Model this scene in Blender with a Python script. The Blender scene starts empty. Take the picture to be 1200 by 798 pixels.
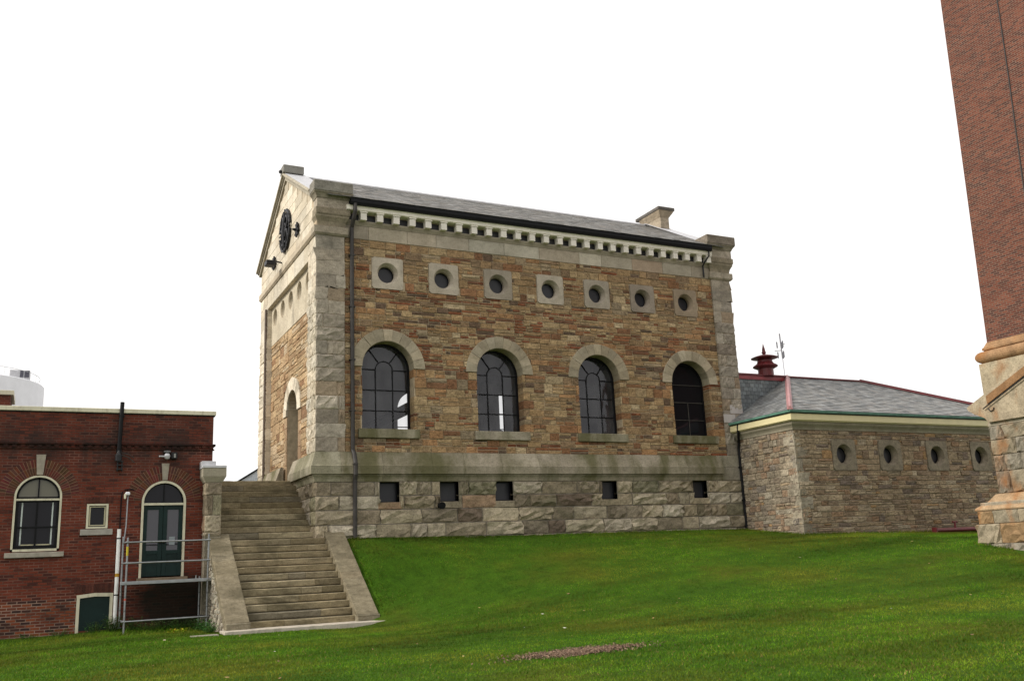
import bpy, math, random
import numpy as np
from mathutils import Vector, Matrix, noise as mn
random.seed(7)
R = random.Random(11)
col = bpy.context.scene.collection
scene = bpy.context.scene

# ------------------------------------------------------------------ helpers
def tag(o, label=None, cat=None, group=None, kind=None):
    if label: o['label'] = label
    if cat: o['category'] = cat
    if group: o['group'] = group
    if kind: o['kind'] = kind
    return o

def empty(name, loc=(0, 0, 0)):
    o = bpy.data.objects.new(name, None)
    o.empty_display_size = .2
    o.location = loc
    col.objects.link(o)
    return o

WHITE = (1, 1, 1)

class MB:
    """collects polygons with one colour per vertex and links them as one mesh object"""
    def __init__(s):
        s.v = []; s.f = []; s.c = []
    def add(s, verts, faces, c=WHITE):
        b = len(s.v)
        s.v.extend(tuple(p) for p in verts)
        s.c.extend([c] * len(verts))
        s.f.extend(tuple(b + i for i in f) for f in faces)
    def box(s, x0, x1, y0, y1, z0, z1, c=WHITE, b=0.0):
        if b <= 0:
            vs = [(x0, y0, z0), (x1, y0, z0), (x1, y1, z0), (x0, y1, z0), (x0, y0, z1), (x1, y0, z1), (x1, y1, z1), (x0, y1, z1)]
            s.add(vs, [(3, 2, 1, 0), (4, 5, 6, 7), (0, 1, 5, 4), (1, 2, 6, 5), (2, 3, 7, 6), (3, 0, 4, 7)], c)
            return
        X = (x0, x1); Y = (y0, y1); Z = (z0, z1); vs = []; ix = {}
        for i in (0, 1):
            for j in (0, 1):
                for k in (0, 1):
                    sx, sy, sz = (1 - 2 * i) * b, (1 - 2 * j) * b, (1 - 2 * k) * b
                    for a, p in enumerate(((X[i], Y[j] + sy, Z[k] + sz), (X[i] + sx, Y[j], Z[k] + sz), (X[i] + sx, Y[j] + sy, Z[k]))):
                        ix[i, j, k, a] = len(vs); vs.append(p)
        fs = []
        for i in (0, 1):
            q = [ix[i, 0, 0, 0], ix[i, 1, 0, 0], ix[i, 1, 1, 0], ix[i, 0, 1, 0]]; fs.append(q if i else q[::-1])
            q = [ix[0, i, 0, 1], ix[1, i, 0, 1], ix[1, i, 1, 1], ix[0, i, 1, 1]]; fs.append(q[::-1] if i else q)
            q = [ix[0, 0, i, 2], ix[1, 0, i, 2], ix[1, 1, i, 2], ix[0, 1, i, 2]]; fs.append(q if i else q[::-1])
        cx, cy, cz = (x0 + x1) / 2, (y0 + y1) / 2, (z0 + z1) / 2
        def orient(q):
            p = [Vector(vs[t]) for t in q]
            n = (p[1] - p[0]).cross(p[2] - p[0]); m = sum(p, Vector()) / len(p) - Vector((cx, cy, cz))
            return q if n.dot(m) > 0 else q[::-1]
        for i in (0, 1):
            for j in (0, 1):
                fs.append(orient([ix[i, j, 0, 0], ix[i, j, 1, 0], ix[i, j, 1, 1], ix[i, j, 0, 1]]))
                fs.append(orient([ix[i, 0, j, 0], ix[i, 1, j, 0], ix[i, 1, j, 2], ix[i, 0, j, 2]]))
                fs.append(orient([ix[0, i, j, 1], ix[1, i, j, 1], ix[1, i, j, 2], ix[0, i, j, 2]]))
                for k in (0, 1):
                    fs.append(orient([ix[i, j, k, 0], ix[i, j, k, 1], ix[i, j, k, 2]]))
        s.add(vs, fs, c)
    def tube(s, pts, r, n=10, c=WHITE, cap=True):
        pts = [Vector(p) for p in pts]; m = len(pts); vs = []
        up = None
        for i, p in enumerate(pts):
            t = (pts[min(i + 1, m - 1)] - pts[max(i - 1, 0)]).normalized()
            if up is None or abs(up.dot(t)) > .95:
                up = Vector((0, 0, 1)) if abs(t.z) < .9 else Vector((1, 0, 0))
            a = t.cross(up).normalized(); bb = a.cross(t).normalized()
            rr = r[i] if isinstance(r, (list, tuple)) else r
            for k in range(n):
                w = 2 * math.pi * k / n
                vs.append(p + a * rr * math.cos(w) + bb * rr * math.sin(w))
        fs = []
        for i in range(m - 1):
            for k in range(n):
                k2 = (k + 1) % n
                fs.append((i * n + k, i * n + k2, (i + 1) * n + k2, (i + 1) * n + k))
        if cap:
            fs.append(tuple(range(n))[::-1]); fs.append(tuple((m - 1) * n + k for k in range(n)))
        s.add(vs, fs, c)
    def lathe(s, prof, ctr, n=24, c=WHITE):
        vs = []; m = len(prof)
        for r, z in prof:
            for k in range(n):
                w = 2 * math.pi * k / n
                vs.append((ctr[0] + r * math.cos(w), ctr[1] + r * math.sin(w), ctr[2] + z))
        fs = []
        for i in range(m - 1):
            for k in range(n):
                k2 = (k + 1) % n
                fs.append((i * n + k, i * n + k2, (i + 1) * n + k2, (i + 1) * n + k))
        fs.append(tuple(range(n))[::-1]); fs.append(tuple((m - 1) * n + k for k in range(n)))
        s.add(vs, fs, c)
    def build(s, name, mat, parent=None, smooth=False):
        me = bpy.data.meshes.new(name)
        me.from_pydata(s.v, [], s.f)
        ca = me.color_attributes.new('col', 'FLOAT_COLOR', 'POINT')
        arr = np.ones((len(s.v), 4), np.float32)
        if s.v: arr[:, :3] = np.array(s.c, np.float32)
        ca.data.foreach_set('color', arr.ravel())
        me.materials.append(mat)
        if smooth:
            me.polygons.foreach_set('use_smooth', [True] * len(me.polygons))
            try: me.set_sharp_from_angle(angle=math.radians(40))
            except Exception: pass
        me.update()
        o = bpy.data.objects.new(name, me)
        col.objects.link(o)
        if parent:
            o.parent = parent
            w = Vector((0, 0, 0)); q = parent
            while q: w = w + q.location; q = q.parent
            o.location = -w
        return o

class Face:
    """a vertical wall plane: u along axis, d outwards, z up"""
    def __init__(s, O, axis, normal):
        s.O = Vector(O); s.a = Vector(axis); s.n = Vector(normal)
        s.flip = s.a.cross(Vector((0, 0, 1))).dot(s.n) < 0
    def P(s, u, d, z):
        return s.O + s.a * u + s.n * d + Vector((0, 0, z))
    def quads(s, fs):
        return [tuple(f)[::-1] for f in fs] if s.flip else fs

def stone(mb, F, zlo, zhi, xl, xr, proud, back, bev, c, rough=.01, nx=2, nz=1, jit=.0, margin=0.0):
    """one stone; xl, xr are numbers or functions of z"""
    fl = xl if callable(xl) else (lambda z, a=xl: a)
    fr = xr if callable(xr) else (lambda z, a=xr: a)
    h = zhi - zlo
    curved = callable(xl) or callable(xr)
    if curved: nz = max(nz, 3)
    w = max(fr(zlo) - fl(zlo), fr(zhi) - fl(zhi), .02)
    bs = min(.3, bev / w); bt = min(.3, bev / h)
    S = [0, bs] + [bs + (1 - 2 * bs) * (i + 1) / nx for i in range(nx - 1)] + [1 - bs, 1]
    T = [0, bt] + [bt + (1 - 2 * bt) * (i + 1) / nz for i in range(nz - 1)] + [1 - bt, 1]
    if margin:
        e, g = .008, .008 + margin
        if w < 5 * g or h < 5 * g: g = min(w, h) / 5; e = g / 3
        S = [0, e / w, g / w] + [g / w + (1 - 2 * g / w) * (i + 1) / nx for i in range(nx - 1)] + [1 - g / w, 1 - e / w, 1]
        T = [0, e / h, g / h] + [g / h + (1 - 2 * g / h) * (i + 1) / nz for i in range(nz - 1)] + [1 - g / h, 1 - e / h, 1]
    vs = []; ns = len(S); nt = len(T)
    for j, t in enumerate(T):
        z = zlo + h * t; a, b = fl(z), fr(z)
        for i, s_ in enumerate(S):
            edge = i in (0, ns - 1) or j in (0, nt - 1)
            d = proud - bev * .9 if edge else proud + R.uniform(-rough, rough)
            if margin:
                mar = i in (1, ns - 2) or j in (1, nt - 2)
                d = -.012 if edge else (.0 if mar else max(.004, proud + R.uniform(-rough, rough) - (rough * .7 if j == 2 else 0)))
                edge = edge or mar
            u = a + (b - a) * s_
            zz = z
            if not edge and jit:
                u += R.uniform(-jit, jit) * w / (nx + 1); zz += R.uniform(-jit, jit) * h / (nz + 1)
            vs.append(F.P(u, d, zz))
    fs = []
    for j in range(nt - 1):
        for i in range(ns - 1):
            q = (j * ns + i, j * ns + i + 1, (j + 1) * ns + i + 1, (j + 1) * ns + i)
            fs.append(q)
    ring = [i for i in range(ns)] + [j * ns + ns - 1 for j in range(1, nt)] + [(nt - 1) * ns + i for i in range(ns - 2, -1, -1)] + [j * ns for j in range(nt - 2, 0, -1)]
    base = len(vs)
    for k in ring:
        j = k // ns; i = k % ns
        z = zlo + h * T[j]
        vs.append(F.P(fl(z) + (fr(z) - fl(z)) * S[i], back, z))
    m = len(ring)
    for k in range(m):
        k2 = (k + 1) % m
        fs.append((ring[k2], ring[k], base + k, base + k2))
    mb.add(vs, F.quads(fs), c)

def bands(z0, z1, breaks, lo, hi):
    zs = sorted(set([z0, z1] + [b for b in breaks if z0 < b < z1])); out = []
    for a, b in zip(zs[:-1], zs[1:]):
        n = max(1, round((b - a) / R.uniform(lo, hi)))
        w = [R.uniform(.75, 1.25) for _ in range(n)]; t = sum(w); z = a
        for q in w:
            out.append((z, z + (b - a) * q / t)); z += (b - a) * q / t
    return out

def clip(a, b, z0, z1, opens):
    """cut the rectangle against openings -> list of (xl, xr, touches_opening)"""
    segs = [(a, b, False)]
    zm0, zm1 = z0 + 1e-4, z1 - 1e-4
    for op in opens:
        if zm1 <= op['z0'] or zm0 >= op['z1']: continue
        cx = op['cx']; hw = op['hw']
        w0, w1 = hw((z0 + z1) / 2), max(hw(zm0), hw(zm1))
        new = []
        for (l, r, t) in segs:
            ll = l(zm0) if callable(l) else l; rr = r(zm0) if callable(r) else r
            if rr <= cx - w1 or ll >= cx + w1:
                new.append((l, r, t)); continue
            if ll < cx - min(hw(zm0), hw(zm1)) - .03 or (not op['round'] and ll < cx - w1 - .02):
                if rr <= cx or True:
                    if op['round']:
                        f = (lambda z, r0=rr, cx=cx, hw=hw: min(r0, cx - hw(min(max(z, zm0), zm1))))
                    else: f = min(rr, cx - w1)
                    new.append((l, f, True))
            if rr > cx + min(hw(zm0), hw(zm1)) + .03 or (not op['round'] and rr > cx + w1 + .02):
                if op['round']:
                    f = (lambda z, l0=ll, cx=cx, hw=hw: max(l0, cx + hw(min(max(z, zm0), zm1))))
                else: f = max(ll, cx + w1)
                new.append((f, r, True))
        segs = new
    return segs

def pick(pal):
    t = R.random() * sum(p[1] for p in pal)
    for c, w in pal:
        t -= w
        if t <= 0: break
    k = R.uniform(.84, 1.14); h = R.uniform(-.02, .02)
    return (c[0] * k * (1 + h), c[1] * k, c[2] * k * (1 - h))

def rubble(F, u0, u1, z0, z1, opens, breaks, pal, palthin, lo=.28, hi=.42, cw=(.45, 1.15), gap=.012, proud=(.012, .04), rough=.008, bev=.012, deep=-.45, split=(25, 50, 25), mb=None, jit=.2):
    mb = mb or MB()
    for (za, zb) in bands(z0, z1, breaks, lo, hi):
        u = u0 - R.uniform(0, .1)
        while u < u1:
            w = R.uniform(*cw); e = min(u + w, u1)
            if u1 - e < .22: e = u1
            us = max(u, u0)
            t = R.random() * 100; n = 1 if t < split[0] else (2 if t < split[0] + split[1] else 3)
            if zb - za < .12: n = 1
            if zb - za < .19: n = min(n, 2)
            hs = [R.uniform(.7, 1.3) for _ in range(n)]; sh = sum(hs); z = za
            for q in hs:
                zt = z + (zb - za) * q / sh
                k = 1 if n == 1 and (e - us) < .7 else R.choice((1, 1, 2) if n > 1 else (1, 2, 2))
                cuts = [us] + sorted(us + (e - us) * (i + R.uniform(-.18, .18)) / k for i in range(1, k)) + [e]
                for a, b in zip(cuts[:-1], cuts[1:]):
                    for l, r, tch in clip(a + gap / 2, b - gap / 2, z + gap / 2, zt - gap / 2, opens):
                        f0 = (r(z) if callable(r) else r) - (l(z) if callable(l) else l)
                        f1 = (r(zt) if callable(r) else r) - (l(zt) if callable(l) else l)
                        if max(f0, f1) < .04: continue
                        thin = (zt - z) < .11
                        c = pick(palthin if thin else pal)
                        stone(mb, F, z + gap / 2, zt - gap / 2, l, r, R.uniform(*proud), deep if tch else -.03, bev, c, rough, 3 if b - a > .4 else 2, 1 if thin else 2, jit)
                z = zt
            u = e
    return mb

def courses(F, u0, u1, zs, pal, lmin, lmax, proud=.0, back=-.2, bev=.012, rough=.0, nx=2, nz=1, gap=.008, opens=(), mb=None, jit=0, roughs=None, margin=0.0):
    mb = mb or MB()
    for i, (za, zb) in enumerate(zip(zs[:-1], zs[1:])):
        u = u0
        first = True
        while u < u1 - 1e-3:
            e = u + R.uniform(lmin, lmax) * (R.uniform(.5, 1) if first else 1); first = False
            if u1 - e < lmin * .6: e = u1
            for l, r, tch in clip(u + gap / 2, e - gap / 2, za + gap / 2, zb - gap / 2, opens):
                f0 = (r(za) if callable(r) else r) - (l(za) if callable(l) else l)
                f1 = (r(zb) if callable(r) else r) - (l(zb) if callable(l) else l)
                if max(f0, f1) < .05: continue
                rg = roughs(i) if roughs else rough
                stone(mb, F, za + gap / 2, zb - gap / 2, l, r, proud + rg * 1.1, min(back, -.45) if tch else back, max(bev, min(rg * 1.2, .035)), pick(pal), rg, nx if rg else 1, nz if rg else 1, jit, margin if rg > .012 else 0.0)
            u = e
    return mb

def moulding(mb, path, prof, c=WHITE, caps=True):
    """sweep a closed profile [(out, z)] along a plan path [(x, y)], out = to the right of the travel direction"""
    n = len(path); m = len(prof); vs = []
    nrm = []
    for i in range(n):
        ds = []
        if i > 0: ds.append((Vector(path[i]) - Vector(path[i - 1])).normalized())
        if i < n - 1: ds.append((Vector(path[i + 1]) - Vector(path[i])).normalized())
        ns = [Vector((d.y, -d.x)) for d in ds]
        if len(ns) == 1: nrm.append(ns[0])
        else:
            b = (ns[0] + ns[1]).normalized(); nrm.append(b / max(.2, b.dot(ns[0])))
    for i in range(n):
        for o, z in prof:
            vs.append((path[i][0] + nrm[i].x * o, path[i][1] + nrm[i].y * o, z))
    fs = []
    for i in range(n - 1):
        for k in range(m):
            k2 = (k + 1) % m
            fs.append((i * m + k, (i + 1) * m + k, (i + 1) * m + k2, i * m + k2))
    if caps:
        fs.append(tuple(range(m))); fs.append(tuple((n - 1) * m + k for k in range(m))[::-1])
    mb.add(vs, fs, c)

def bar(mb, F, pts, w, d0, d1, c=WHITE, closed=False):
    """flat bar of width w between depths d0 and d1 along points (u, z) of a face"""
    n = len(pts); vs = []
    P2 = [Vector(p) for p in pts]
    for i, p in enumerate(P2):
        if closed: a, b = P2[i - 1], P2[(i + 1) % n]
        else: a, b = P2[max(i - 1, 0)], P2[min(i + 1, n - 1)]
        t = (b - a).normalized(); nn = Vector((-t.y, t.x))
        for sgn, d in ((1, d0), (1, d1), (-1, d1), (-1, d0)):
            q = p + nn * (sgn * w / 2); vs.append(F.P(q.x, d, q.y))
    fs = []
    for i in range(n if closed else n - 1):
        j = (i + 1) % n
        for k in range(4):
            k2 = (k + 1) % 4
            fs.append((i * 4 + k, j * 4 + k, j * 4 + k2, i * 4 + k2))
    if not closed: fs += [(3, 2, 1, 0), tuple((n - 1) * 4 + k for k in range(4))]
    mb.add(vs, F.quads(fs), c)

def arc(cx, cz, r, a0, a1, n):
    return [(cx + r * math.cos(math.radians(a0 + (a1 - a0) * i / n)), cz + r * math.sin(math.radians(a0 + (a1 - a0) * i / n))) for i in range(n + 1)]

def arch_outline(cx, hw, zb, zs, n=28, grow=0):
    return [(cx - hw - grow, zb - grow), (cx + hw + grow, zb - grow)] + arc(cx, zs, hw + grow, 0, 180, n)

def plate(name, F, outer, holes, d0, d1, mat, parent, smooth=False, c=WHITE):
    """a wall slab with real openings, between depths d0 > d1"""
    cu = bpy.data.curves.new('tmp', 'CURVE'); cu.dimensions = '2D'; cu.fill_mode = 'BOTH'; cu.extrude = abs(d0 - d1) / 2
    for ring in [outer] + list(holes):
        sp = cu.splines.new('POLY'); sp.points.add(len(ring) - 1); sp.use_cyclic_u = True
        for p, q in zip(sp.points, ring): p.co = (q[0], q[1], 0, 1)
    ob = bpy.data.objects.new('tmp', cu); col.objects.link(ob)
    dg = bpy.context.evaluated_depsgraph_get()
    me = bpy.data.meshes.new_from_object(ob.evaluated_get(dg))
    bpy.data.objects.remove(ob); bpy.data.curves.remove(cu)
    dm = (d0 + d1) / 2
    vs = [F.P(v.co.x, dm + v.co.z, v.co.y) for v in me.vertices]
    fs = [tuple(p.vertices) for p in me.polygons]
    bpy.data.meshes.remove(me)
    mb = MB(); mb.add(vs, F.quads(fs), c)
    return mb.build(name, mat, parent, smooth)

def flat_poly(mb, F, pts, d, c=WHITE):
    mb.add([F.P(u, d, z) for u, z in pts], F.quads([tuple(range(len(pts)))]), c)

def ring_surround(mb, F, cx, cz, hs, r1, r2, df, dmid, dback, c, n=48):
    """square stone with a round, chamfered opening"""
    vs = []; rows = []
    def sq(a):
        x, z = math.cos(a), math.sin(a); k = hs / max(abs(x), abs(z)); return x * k, z * k
    for ri in range(6):
        row = []
        for i in range(n):
            a = 2 * math.pi * (i + .5) / n
            if ri == 0: x, z = sq(a); d = -.1
            elif ri == 1: x, z = sq(a); d = df
            elif ri == 2: x, z = r1 * math.cos(a), r1 * math.sin(a); d = df
            elif ri == 3: x, z = r1 * .97 * math.cos(a), r1 * .97 * math.sin(a); d = df - .02
            elif ri == 4: x, z = r2 * math.cos(a), r2 * math.sin(a); d = dmid
            else: x, z = r2 * math.cos(a), r2 * math.sin(a); d = dback
            row.append(len(vs)); vs.append(F.P(cx + x, d, cz + z))
        rows.append(row)
    fs = []
    for a, b in zip(rows[:-1], rows[1:]):
        for i in range(n):
            j = (i + 1) % n
            fs.append((a[i], a[j], b[j], b[i]))
    mb.add(vs, F.quads(fs), c)

def disc(mb, F, cx, cz, r, d, c=WHITE, n=32):
    flat_poly(mb, F, [(cx + r * math.cos(2 * math.pi * i / n), cz + r * math.sin(2 * math.pi * i / n)) for i in range(n)], d, c)

def voussoirs(F, cx, zs, r1, r2, proud, back, n, pal, keycol=None):
    mb = MB()
    for i in range(n):
        a0 = 180 * i / n + .2; a1 = 180 * (i + 1) / n - .2; k = 4
        c = pick(pal); pr = proud + R.uniform(-.008, .008); vs = []
        ro = r2 + R.uniform(-.015, .02)
        for q in range(k + 1):
            a = math.radians(a0 + (a1 - a0) * q / k)
            for rr, d in ((r1, back), (r1, pr - .012), (r1 + .014, pr), ((r1 + ro) / 2, pr + R.uniform(-.004, .01)), (ro - .014, pr), (ro, pr - .012), (ro, back)):
                vs.append(F.P(cx + rr * math.cos(a), d, zs + rr * math.sin(a)))
        fs = []
        for q in range(k):
            for t in range(6):
                fs.append((q * 7 + t, q * 7 + t + 1, q * 7 + t + 8, q * 7 + t + 7))
        fs.append(tuple(range(7))[::-1]); fs.append(tuple(k * 7 + t for t in range(7)))
        mb.add(vs, F.quads(fs), c)
    return mb

def slates(mb, O, U, V, N, xl, xr, length, row, width, pal, lift=.012, thick=.006):
    """slates on a slope: O origin, U along the eave, V up the slope, N normal; xl, xr functions of t"""
    O, U, V, N = Vector(O), Vector(U), Vector(V), Vector(N)
    nrow = int(math.ceil(length / row)); 
    for j in range(nrow):
        t0 = j * row; t1 = min(t0 + row * 1.25, length); tt = min(t0 + row, length)
        a, b = xl(t0), xr(t0); a1, b1 = xl(t1), xr(t1)
        x = min(a, a1) - width * (.5 if j % 2 else .0) - R.uniform(0, .03)
        while x < max(b, b1):
            e = x + width * R.uniform(.92, 1.08)
            p0, p1 = max(x + .003, a), min(e - .003, b)
            q0, q1 = max(x + .003, a1), min(e - .003, b1)
            if p1 > p0 or q1 > q0:
                if p1 < p0: p0 = p1 = min(max(p0, a), b)
                if q1 < q0: q0 = q1 = min(max((q0 + q1) / 2, a1), b1)
                L = lift + R.uniform(-.003, .004)
                vs = [O + U * p0 + V * t0 + N * L, O + U * p1 + V * t0 + N * L, O + U * q1 + V * t1 + N * .001, O + U * q0 + V * t1 + N * .001,
                      O + U * p0 + V * t0 + N * (L - thick - .004), O + U * p1 + V * t0 + N * (L - thick - .004)]
                mb.add(vs, [(0, 1, 2, 3), (4, 5, 1, 0)], pick(pal))
            x = e

# ------------------------------------------------------------------ materials
class NT:
    def __init__(s, name):
        s.m = bpy.data.materials.new(name); s.m.use_nodes = True
        s.t = s.m.node_tree; s.t.nodes.clear()
        s.out = s.n('ShaderNodeOutputMaterial')
    def n(s, typ, **kw):
        x = s.t.nodes.new(typ)
        for k, v in kw.items():
            if k.startswith('i_'): x.inputs[k[2:].replace('_', ' ')].default_value = v
            else: setattr(x, k, v)
        return x
    def l(s, a, b): s.t.links.new(a, b)
    def pos(s, scale=(1, 1, 1)):
        g = s.n('ShaderNodeNewGeometry'); m = s.n('ShaderNodeMapping'); m.inputs['Scale'].default_value = scale
        s.l(g.outputs['Position'], m.inputs['Vector']); return m.outputs[0]
    def noise(s, vec, scale, detail=6, rough=.55, dist=0):
        x = s.n('ShaderNodeTexNoise'); x.inputs['Scale'].default_value = scale; x.inputs['Detail'].default_value = detail
        x.inputs['Roughness'].default_value = rough; x.inputs['Distortion'].default_value = dist
        s.l(vec, x.inputs['Vector']); return x.outputs['Fac']
    def ramp(s, fac, stops, interp='LINEAR'):
        x = s.n('ShaderNodeValToRGB'); cr = x.color_ramp; cr.interpolation = interp
        while len(cr.elements) < len(stops): cr.elements.new(.5)
        for e, (p, c) in zip(cr.elements, stops):
            e.position = p; e.color = (c, c, c, 1) if isinstance(c, (int, float)) else (*c, 1)
        s.l(fac, x.inputs[0]); return x.outputs['Color']
    def mix(s, fac, a, b, mode='MIX'):
        x = s.n('ShaderNodeMix', data_type='RGBA', blend_type=mode)
        for sock, val in ((0, fac), (6, a), (7, b)):
            if isinstance(val, (int, float)): x.inputs[sock].default_value = val if sock == 0 else (val, val, val, 1)
            elif isinstance(val, tuple): x.inputs[sock].default_value = (*val, 1)
            else: s.l(val, x.inputs[sock])
        return x.outputs[2]
    def math(s, op, a, b=0.0):
        x = s.n('ShaderNodeMath', operation=op)
        for i, v in ((0, a), (1, b)):
            if isinstance(v, (int, float)): x.inputs[i].default_value = v
            else: s.l(v, x.inputs[i])
        return x.outputs[0]
    def attr(s):
        x = s.n('ShaderNodeAttribute'); x.attribute_name = 'col'; return x.outputs['Color']
    def bump(s, h, strength, dist=.02):
        x = s.n('ShaderNodeBump'); x.inputs['Strength'].default_value = strength; x.inputs['Distance'].default_value = dist
        s.l(h, x.inputs['Height']); return x.outputs[0]
    def principled(s, colr, rough=.9, bump=None, metal=0, spec=.3):
        p = s.n('ShaderNodeBsdfPrincipled')
        if isinstance(colr, tuple): p.inputs['Base Color'].default_value = (*colr, 1)
        else: s.l(colr, p.inputs['Base Color'])
        if isinstance(rough, (int, float)): p.inputs['Roughness'].default_value = rough
        else: s.l(rough, p.inputs['Roughness'])
        p.inputs['Metallic'].default_value = metal
        p.inputs['Specular IOR Level'].default_value = spec
        if bump is not None: s.l(bump, p.inputs['Normal'])
        s.l(p.outputs[0], s.out.inputs[0]); return s.m

def m_stone(name, strata=2.5, var=(.62, 1.3), bumps=.5, scale=7, stain=None, stain_amt=(.56, .7), stainscale=(1.2, 1.2, .35), grime=.5, fiss=.35):
    k = NT(name); p = k.pos((1, 1, strata)); c = k.attr()
    a = k.noise(p, scale, 9, .65)
    c = k.mix(1, c, k.ramp(a, [(.28, var[0]), (.72, var[1])]), 'MULTIPLY')
    p2 = k.pos()
    b = k.noise(p2, .9, 5, .6)
    c = k.mix(1, c, k.ramp(b, [(.3, (.8, .78, .74)), (.7, (1.1, 1.09, 1.07))]), 'MULTIPLY')
    g = k.noise(p2, 22, 4, .7)
    c = k.mix(grime, c, k.ramp(g, [(.36, (.35, .33, .3)), (.5, (1, 1, 1))]), 'MULTIPLY')
    if stain:
        q = k.noise(k.pos(stainscale), 1.0, 6, .6, .4)
        f = k.ramp(q, [(stain_amt[0], 0.0), (stain_amt[1], .8)])
        c = k.mix(f, c, stain)
    fi = k.math('ABSOLUTE', k.math('SUBTRACT', k.noise(k.pos((1.6, 1.6, 6)), 1.9, 6, .6, .6), .5))
    c = k.mix(fiss, c, k.ramp(fi, [(.0, (.25, .22, .19)), (.022, (1, 1, 1))]), 'MULTIPLY')
    bh = k.math('ADD', k.math('MULTIPLY', k.noise(p, scale * 1.6, 10, .7), 1.0), k.math('MULTIPLY', g, .4))
    return k.principled(c, .92, k.bump(bh, bumps, .03), spec=.2)

def m_flat(name, c, rough=.6, metal=0, var=.15, scale=4, bumps=.0, spec=.4, streak=None, dirt=None):
    k = NT(name); p = k.pos(streak or (1, 1, 1))
    a = k.noise(p, scale, 6, .6)
    cc = k.mix(1, k.mix(1, k.attr(), c, 'MULTIPLY'), k.ramp(a, [(.3, 1 - var), (.7, 1 + var)]), 'MULTIPLY')
    if dirt:
        d = k.noise(k.pos((3, 3, 1)), 2.0, 8, .7)
        cc = k.mix(k.ramp(d, [(.5, 0.0), (.72, .7)]), cc, dirt)
    b = k.bump(k.noise(k.pos(), scale * 8, 4), bumps, .01) if bumps else None
    return k.principled(cc, rough, b, metal, spec)

def m_brick(name, pal, mortar, bw=.225, bh=.074, ms=.011, var=.25, dark=.12, pos_mul=1.0, soot=None, patch=False, mvar=(.3, 1.2)):
    k = NT(name)
    g = k.n('ShaderNodeNewGeometry'); sp = k.n('ShaderNodeSeparateXYZ'); k.l(g.outputs['Position'], sp.inputs[0])
    cb = k.n('ShaderNodeCombineXYZ'); k.l(k.math('ADD', sp.outputs[0], sp.outputs[1]), cb.inputs[0]); k.l(sp.outputs[2], cb.inputs[1])
    warp = k.noise(k.pos(), 1.3, 3)
    bt = k.n('ShaderNodeTexBrick'); k.l(cb.outputs[0], bt.inputs['Vector'])
    bt.inputs['Scale'].default_value = 1; bt.inputs['Brick Width'].default_value = bw; bt.inputs['Row Height'].default_value = bh
    bt.inputs['Mortar Size'].default_value = ms; bt.inputs['Mortar Smooth'].default_value = .3; bt.inputs['Bias'].default_value = 0
    bt.inputs['Color1'].default_value = (0, 0, 0, 1); bt.inputs['Color2'].default_value = (1, 1, 1, 1); bt.inputs['Mortar'].default_value = (.5, .5, .5, 1)
    n = len(pal)
    rc = k.ramp(bt.outputs['Color'], [(i / n, c) for i, c in enumerate(pal)], 'CONSTANT')
    blot = k.noise(k.pos(), .7, 5, .65)
    rc = k.mix(1, rc, k.ramp(blot, [(.3, 1 - var), (.7, 1 + var)]), 'MULTIPLY')
    rc = k.mix(1, rc, k.ramp(k.noise(k.pos(), 40, 3), [(.3, .8), (.7, 1.15)]), 'MULTIPLY')
    mm = k.mix(1, mortar, k.ramp(k.noise(k.pos((1, 1, 2)), 1.1, 5, .7), [(.38, mvar[0]), (.62, mvar[1])]), 'MULTIPLY')
    c = k.mix(bt.outputs['Fac'], rc, mm)
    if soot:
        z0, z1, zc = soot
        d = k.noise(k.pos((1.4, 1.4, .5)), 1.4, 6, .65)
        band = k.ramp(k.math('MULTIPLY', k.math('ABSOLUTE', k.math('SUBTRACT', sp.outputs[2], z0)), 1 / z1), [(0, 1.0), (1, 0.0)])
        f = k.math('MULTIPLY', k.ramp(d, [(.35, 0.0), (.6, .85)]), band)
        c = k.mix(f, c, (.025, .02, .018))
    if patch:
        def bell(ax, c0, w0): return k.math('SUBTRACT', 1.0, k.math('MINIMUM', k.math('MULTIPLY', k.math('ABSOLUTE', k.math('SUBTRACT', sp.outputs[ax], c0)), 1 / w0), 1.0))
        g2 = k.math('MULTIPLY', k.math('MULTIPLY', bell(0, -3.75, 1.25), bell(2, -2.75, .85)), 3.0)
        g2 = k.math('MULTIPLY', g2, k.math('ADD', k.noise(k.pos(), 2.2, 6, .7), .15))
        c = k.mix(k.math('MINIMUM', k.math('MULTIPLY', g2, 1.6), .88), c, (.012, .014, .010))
    c = k.mix(1, c, k.attr(), 'MULTIPLY')
    h = k.math('SUBTRACT', k.math('MULTIPLY', k.noise(k.pos(), 30, 3), .3), bt.outputs['Fac'])
    return k.principled(c, .9, k.bump(h, .5, .012), spec=.2)

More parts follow.
